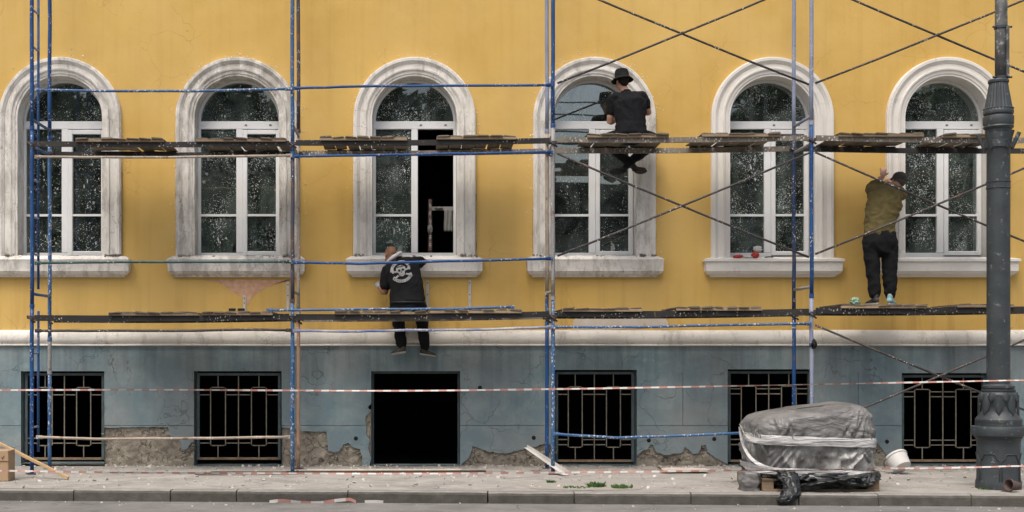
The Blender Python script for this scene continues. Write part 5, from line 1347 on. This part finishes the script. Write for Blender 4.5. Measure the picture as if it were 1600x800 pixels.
# --- the man in the olive shirt, standing on the lower deck and reaching up
Cm = person('standing man in olive t-shirt, black trousers and grey cap reaching up to the sixth window', (PXm(1380, -.78), -.78, ZLC + .04))
zs = ZLC + .042
al, ar = Vector((PXm(1367, -.82), -.82, zs + .10)), Vector((PXm(1391, -.80), -.80, zs + .10)); kl, kr = P(1364, 420, -.80), P(1390, 421, -.78)
pel = P(1375, 378, -.78); waist = P(1374, 352, -.76); chest = P(1383, 314, -.70); nb = P(1393, 291, -.60); hd = P(1404, 283.5, -.50)
Ls, Rs = P(1364, 297, -.66), P(1404, 302, -.64); Le, Re = P(1368, 287, -.38), P(1410, 306, -.36); Lh, Rh = P(1379, 276, -.20), P(1396, 288, -.16)
fw = (-.1, 1, .05)
m, Lf, Mh = head_mb(hd, fw, (.35, -.05, 1), 1.0)
m.loft([(nb + Vector((-.03, -.03, -.05)), .08, .07), (nb, .06, .06), (hd + Vector((-.02, -.03, -.05)), .056, .058)], (1, .2, 0), 14)
m.loft([(pel, .16, .11), (waist, .145, .10), (chest, .16, .10), (nb + Vector((-.03, -.02, -.05)), .11, .07)], (1, 0, -.2))
for s_, e_, h_, sd_ in ((Ls, Le, Lh, 1), (Rs, Re, Rh, -1)): limb(m, [s_, e_, h_], [.052, .044, .030])
hand(m, Lh, Vector((.25, .35, 1)), Vector((.3, 1, 0)), .55, 1.05, 1); hand(m, Rh, Vector((-.4, .5, .6)), Vector((0, 1, -.2)), .6, 1.0, -1)
for k_, a_, x_ in ((kl, al, -.085), (kr, ar, .085)): limb(m, [pel + Vector((x_, 0, -.06)), k_, a_], [.075, .052, .038])
fuse('body', m, SKC, Cm, .0065, 3)
for k in (-1, 1): MB().ell(Lf(k*.03, .083, .0), (.011, .008, .008), Mh, 10).build('eye', EYE_M, Cm)
m = MB(); m.ell(Lf(0, -.03, .0), (.079, .086, .075), Mh, 16); fuse('hair', m, m_cloth('grey hair', (.10, .09, .08)), Cm, .007, 2)
m = MB(); m.ell(Lf(0, -.01, .045), (.092, .112, .080), Mh, 22); m.loft([(Lf(0, .08, .035), .075, .012), (Lf(0, .15, .02), .06, .008)], Mh @ Vector((1, 0, 0)), 16); m.ell(Lf(0, -.01, .125), (.012, .012, .008), Mh, 8)
fuse('cap', m, CAP, Cm, .007, 2, .004, 14)
m = MB(); m.loft([(pel + Vector((-.005, -.005, .09)), .188, .13), (waist + Vector((0, -.005, .03)), .185, .128), (waist.lerp(chest, .5) + Vector((-.01, -.005, 0)), .205, .135), (chest + Vector((0, -.005, .01)), .222, .135), (chest.lerp(nb, .55) + Vector((-.01, -.005, 0)), .20, .115), (nb + Vector((-.03, -.025, -.035)), .15, .085), (nb + Vector((-.012, -.012, -.008)), .078, .068)], (1, 0, -.22), 28)
limb(m, [nb.lerp(Ls, .6) + Vector((0, -.02, -.05)), Ls, Ls.lerp(Le, .62)], [.09, .088, .070]); limb(m, [nb.lerp(Rs, .6) + Vector((0, -.02, -.05)), Rs, Rs.lerp(Re, .6) + Vector((0, 0, -.01))], [.088, .084, .072])
fuse('t_shirt', m, OLV, Cm, .008, 4, .018, 6.5, 1.1)
m = MB(); m.loft([(pel + Vector((0, 0, -.08)), .205, .145), (pel + Vector((0, -.005, .0)), .218, .155), (pel + Vector((0, 0, .10)), .192, .13), (waist + Vector((0, 0, -.03)), .182, .12)], (1, 0, 0), 26)
for k_, a_, x_ in ((kl, al, -.105), (kr, ar, .105)): limb(m, [pel + Vector((x_, 0, -.07)), pel.lerp(k_, .55) + Vector((x_ * .5, 0, 0)), k_, k_.lerp(a_, .6), k_.lerp(a_, .9)], [.115, .102, .088, .080, .064])
fuse('trousers', m, BLKP, Cm, .009, 4, .013, 6)
shoe(Cm, al, (-.15, 1, 0), (0, 0, 1), SHD, 1.0); shoe(Cm, ar, (.55, .85, 0), (0, 0, 1), SHB, 1.02)
# scraper in his hand
sc = thing('paint_scraper', tuple(P(1383, 264, -.15)), 'small scraper held up by the standing man against the window surround', 'scraper')
hp_ = Lh + Vector((.02, .045, .085)); MB().path([hp_, hp_ + Vector((.005, .05, .0))], .011, 8).build('handle', BLKR, sc); MB().bevbox((-.022, -.001, 0), (.022, .001, .07), .0005, 0, Matrix.Translation(hp_ + Vector((.005, .06, -.03)))).build('blade', STEEL, sc)

# ---------------------------------------------------------------- across the street, seen in the panes
LEAF = m_plain('tree leaf', (.045, .085, .022), (.075, .12, .035), 3, .6, 0); BARK = m_plain('tree bark', (.09, .07, .05), (.05, .04, .03), 8, .95, .8, 20)
def tree(x, y, h, r, label, nleaf=7000):
    t = thing('tree', (x, y, 0), label, 'tree', 'trees across the street'); m = MB(); c = Vector((x, y, h * .62))
    m.path([(x, y, -.1), (x + .1, y, h * .25), (x - .1, y + .1, h * .5), (x, y, h * .75)], [.32, .24, .17, .07], 10)
    cl_ = []
    for k in range(34):
        d = Vector((random.gauss(0, 1), random.gauss(0, 1), random.gauss(0, 1))).normalized() * random.uniform(.45, 1.0); p = c + Vector((d.x * r, d.y * r, d.z * h * .36)); cl_.append((p, random.uniform(.7, 1.5)))
        if k < 10: m.path([(x, y, h * random.uniform(.3, .6)), Vector((x, y, h * .5)).lerp(p, .5) + Vector((0, 0, .3)), p], [.1, .06, .02], 6)
    m.build('trunk', BARK, t); L = MB()
    for k in range(nleaf):
        p, rr = random.choice(cl_); q_ = p + Vector((random.gauss(0, .5), random.gauss(0, .5), random.gauss(0, .42))) * rr
        n_ = Vector((random.gauss(0, 1), random.gauss(0, 1), random.gauss(0, 1))).normalized(); a = n_.orthogonal().normalized() * random.uniform(.2, .36); b = n_.cross(a).normalized() * random.uniform(.14, .26)
        L.add([q_ - a, q_ - b, q_ + a, q_ + b], [(0, 1, 2, 3)])
    L.build('crown', LEAF, t)
for (x, y, h, r, lab) in ((-19, -31, 12, 3.6, 'tall leafy tree across the street mirrored left of the first window'), (-13.2, -30, 12.5, 3.4, 'leafy tree across the street mirrored in the first window'), (-7.2, -30.5, 13, 3.3, 'leafy tree across the street mirrored in the second window'),
                     (-2.6, -29.5, 13.5, 2.3, 'narrow tree across the street mirrored in the left of the third window'), (1.6, -30, 13, 2.2, 'narrow tree across the street mirrored in the right of the third window'),
                     (12.6, -30, 13, 3.3, 'leafy tree across the street mirrored in the fifth window'), (18.8, -30.5, 13, 3.5, 'leafy tree across the street mirrored in the sixth window'), (25, -31, 12, 3.6, 'leafy tree across the street beyond the lamp post side')):
    tree(x, y, h, r, lab)
hs = thing('house', (7, -44, 0), 'low pale house with dark roof across the street mirrored in the fourth window', 'house')
HW_ = m_plain('house render', (.46, .44, .40), None, 2, .9, .2); HR = m_plain('house roof', (.06, .05, .045), None, 4, .9, .4)
MB().box((-1, -50, -.1), (16, -44, 7.2)).build('wall', HW_, hs)
MB().prism([(-1.6, 7.2), (16.6, 7.2), (14.5, 9.6), (.5, 9.6)], -50.5, -43.5).build('roof', HR, hs)
for i in range(5):
    for z in (1.2, 4.4):
        wn = MB().box((.4 + i * 3.2, -44, z), (1.9 + i * 3.2, -43.94, z + 1.8)).build('window', PVC, hs); MB().box((.5 + i * 3.2, -43.93, z + .1), (1.8 + i * 3.2, -43.92, z + 1.7)).build('pane', DARK, wn)
CBL = m_plain('cable sheath', (.015, .015, .016), None, 5, .6, 0)
for k, (z0_, z1_, r_) in enumerate(((8.6, 9.3, .05), (9.1, 9.7, .03), (9.9, 10.2, .03), (10.5, 10.6, .025))):
    pts = [(-40 + 80 * i / 16, -27 - .2 * k, z0_ + (z1_ - z0_) * i / 16 - .5 * math.sin(math.pi * (i % 8) / 8)) for i in range(17)]
    tag(MB().path(pts, r_, 6).build('overhead_cable', CBL), 'overhead cable across the street mirrored in the fourth window, %s of four' % ('lowest and thickest', 'second lowest', 'second highest', 'highest')[k], 'cable', 'overhead cables')
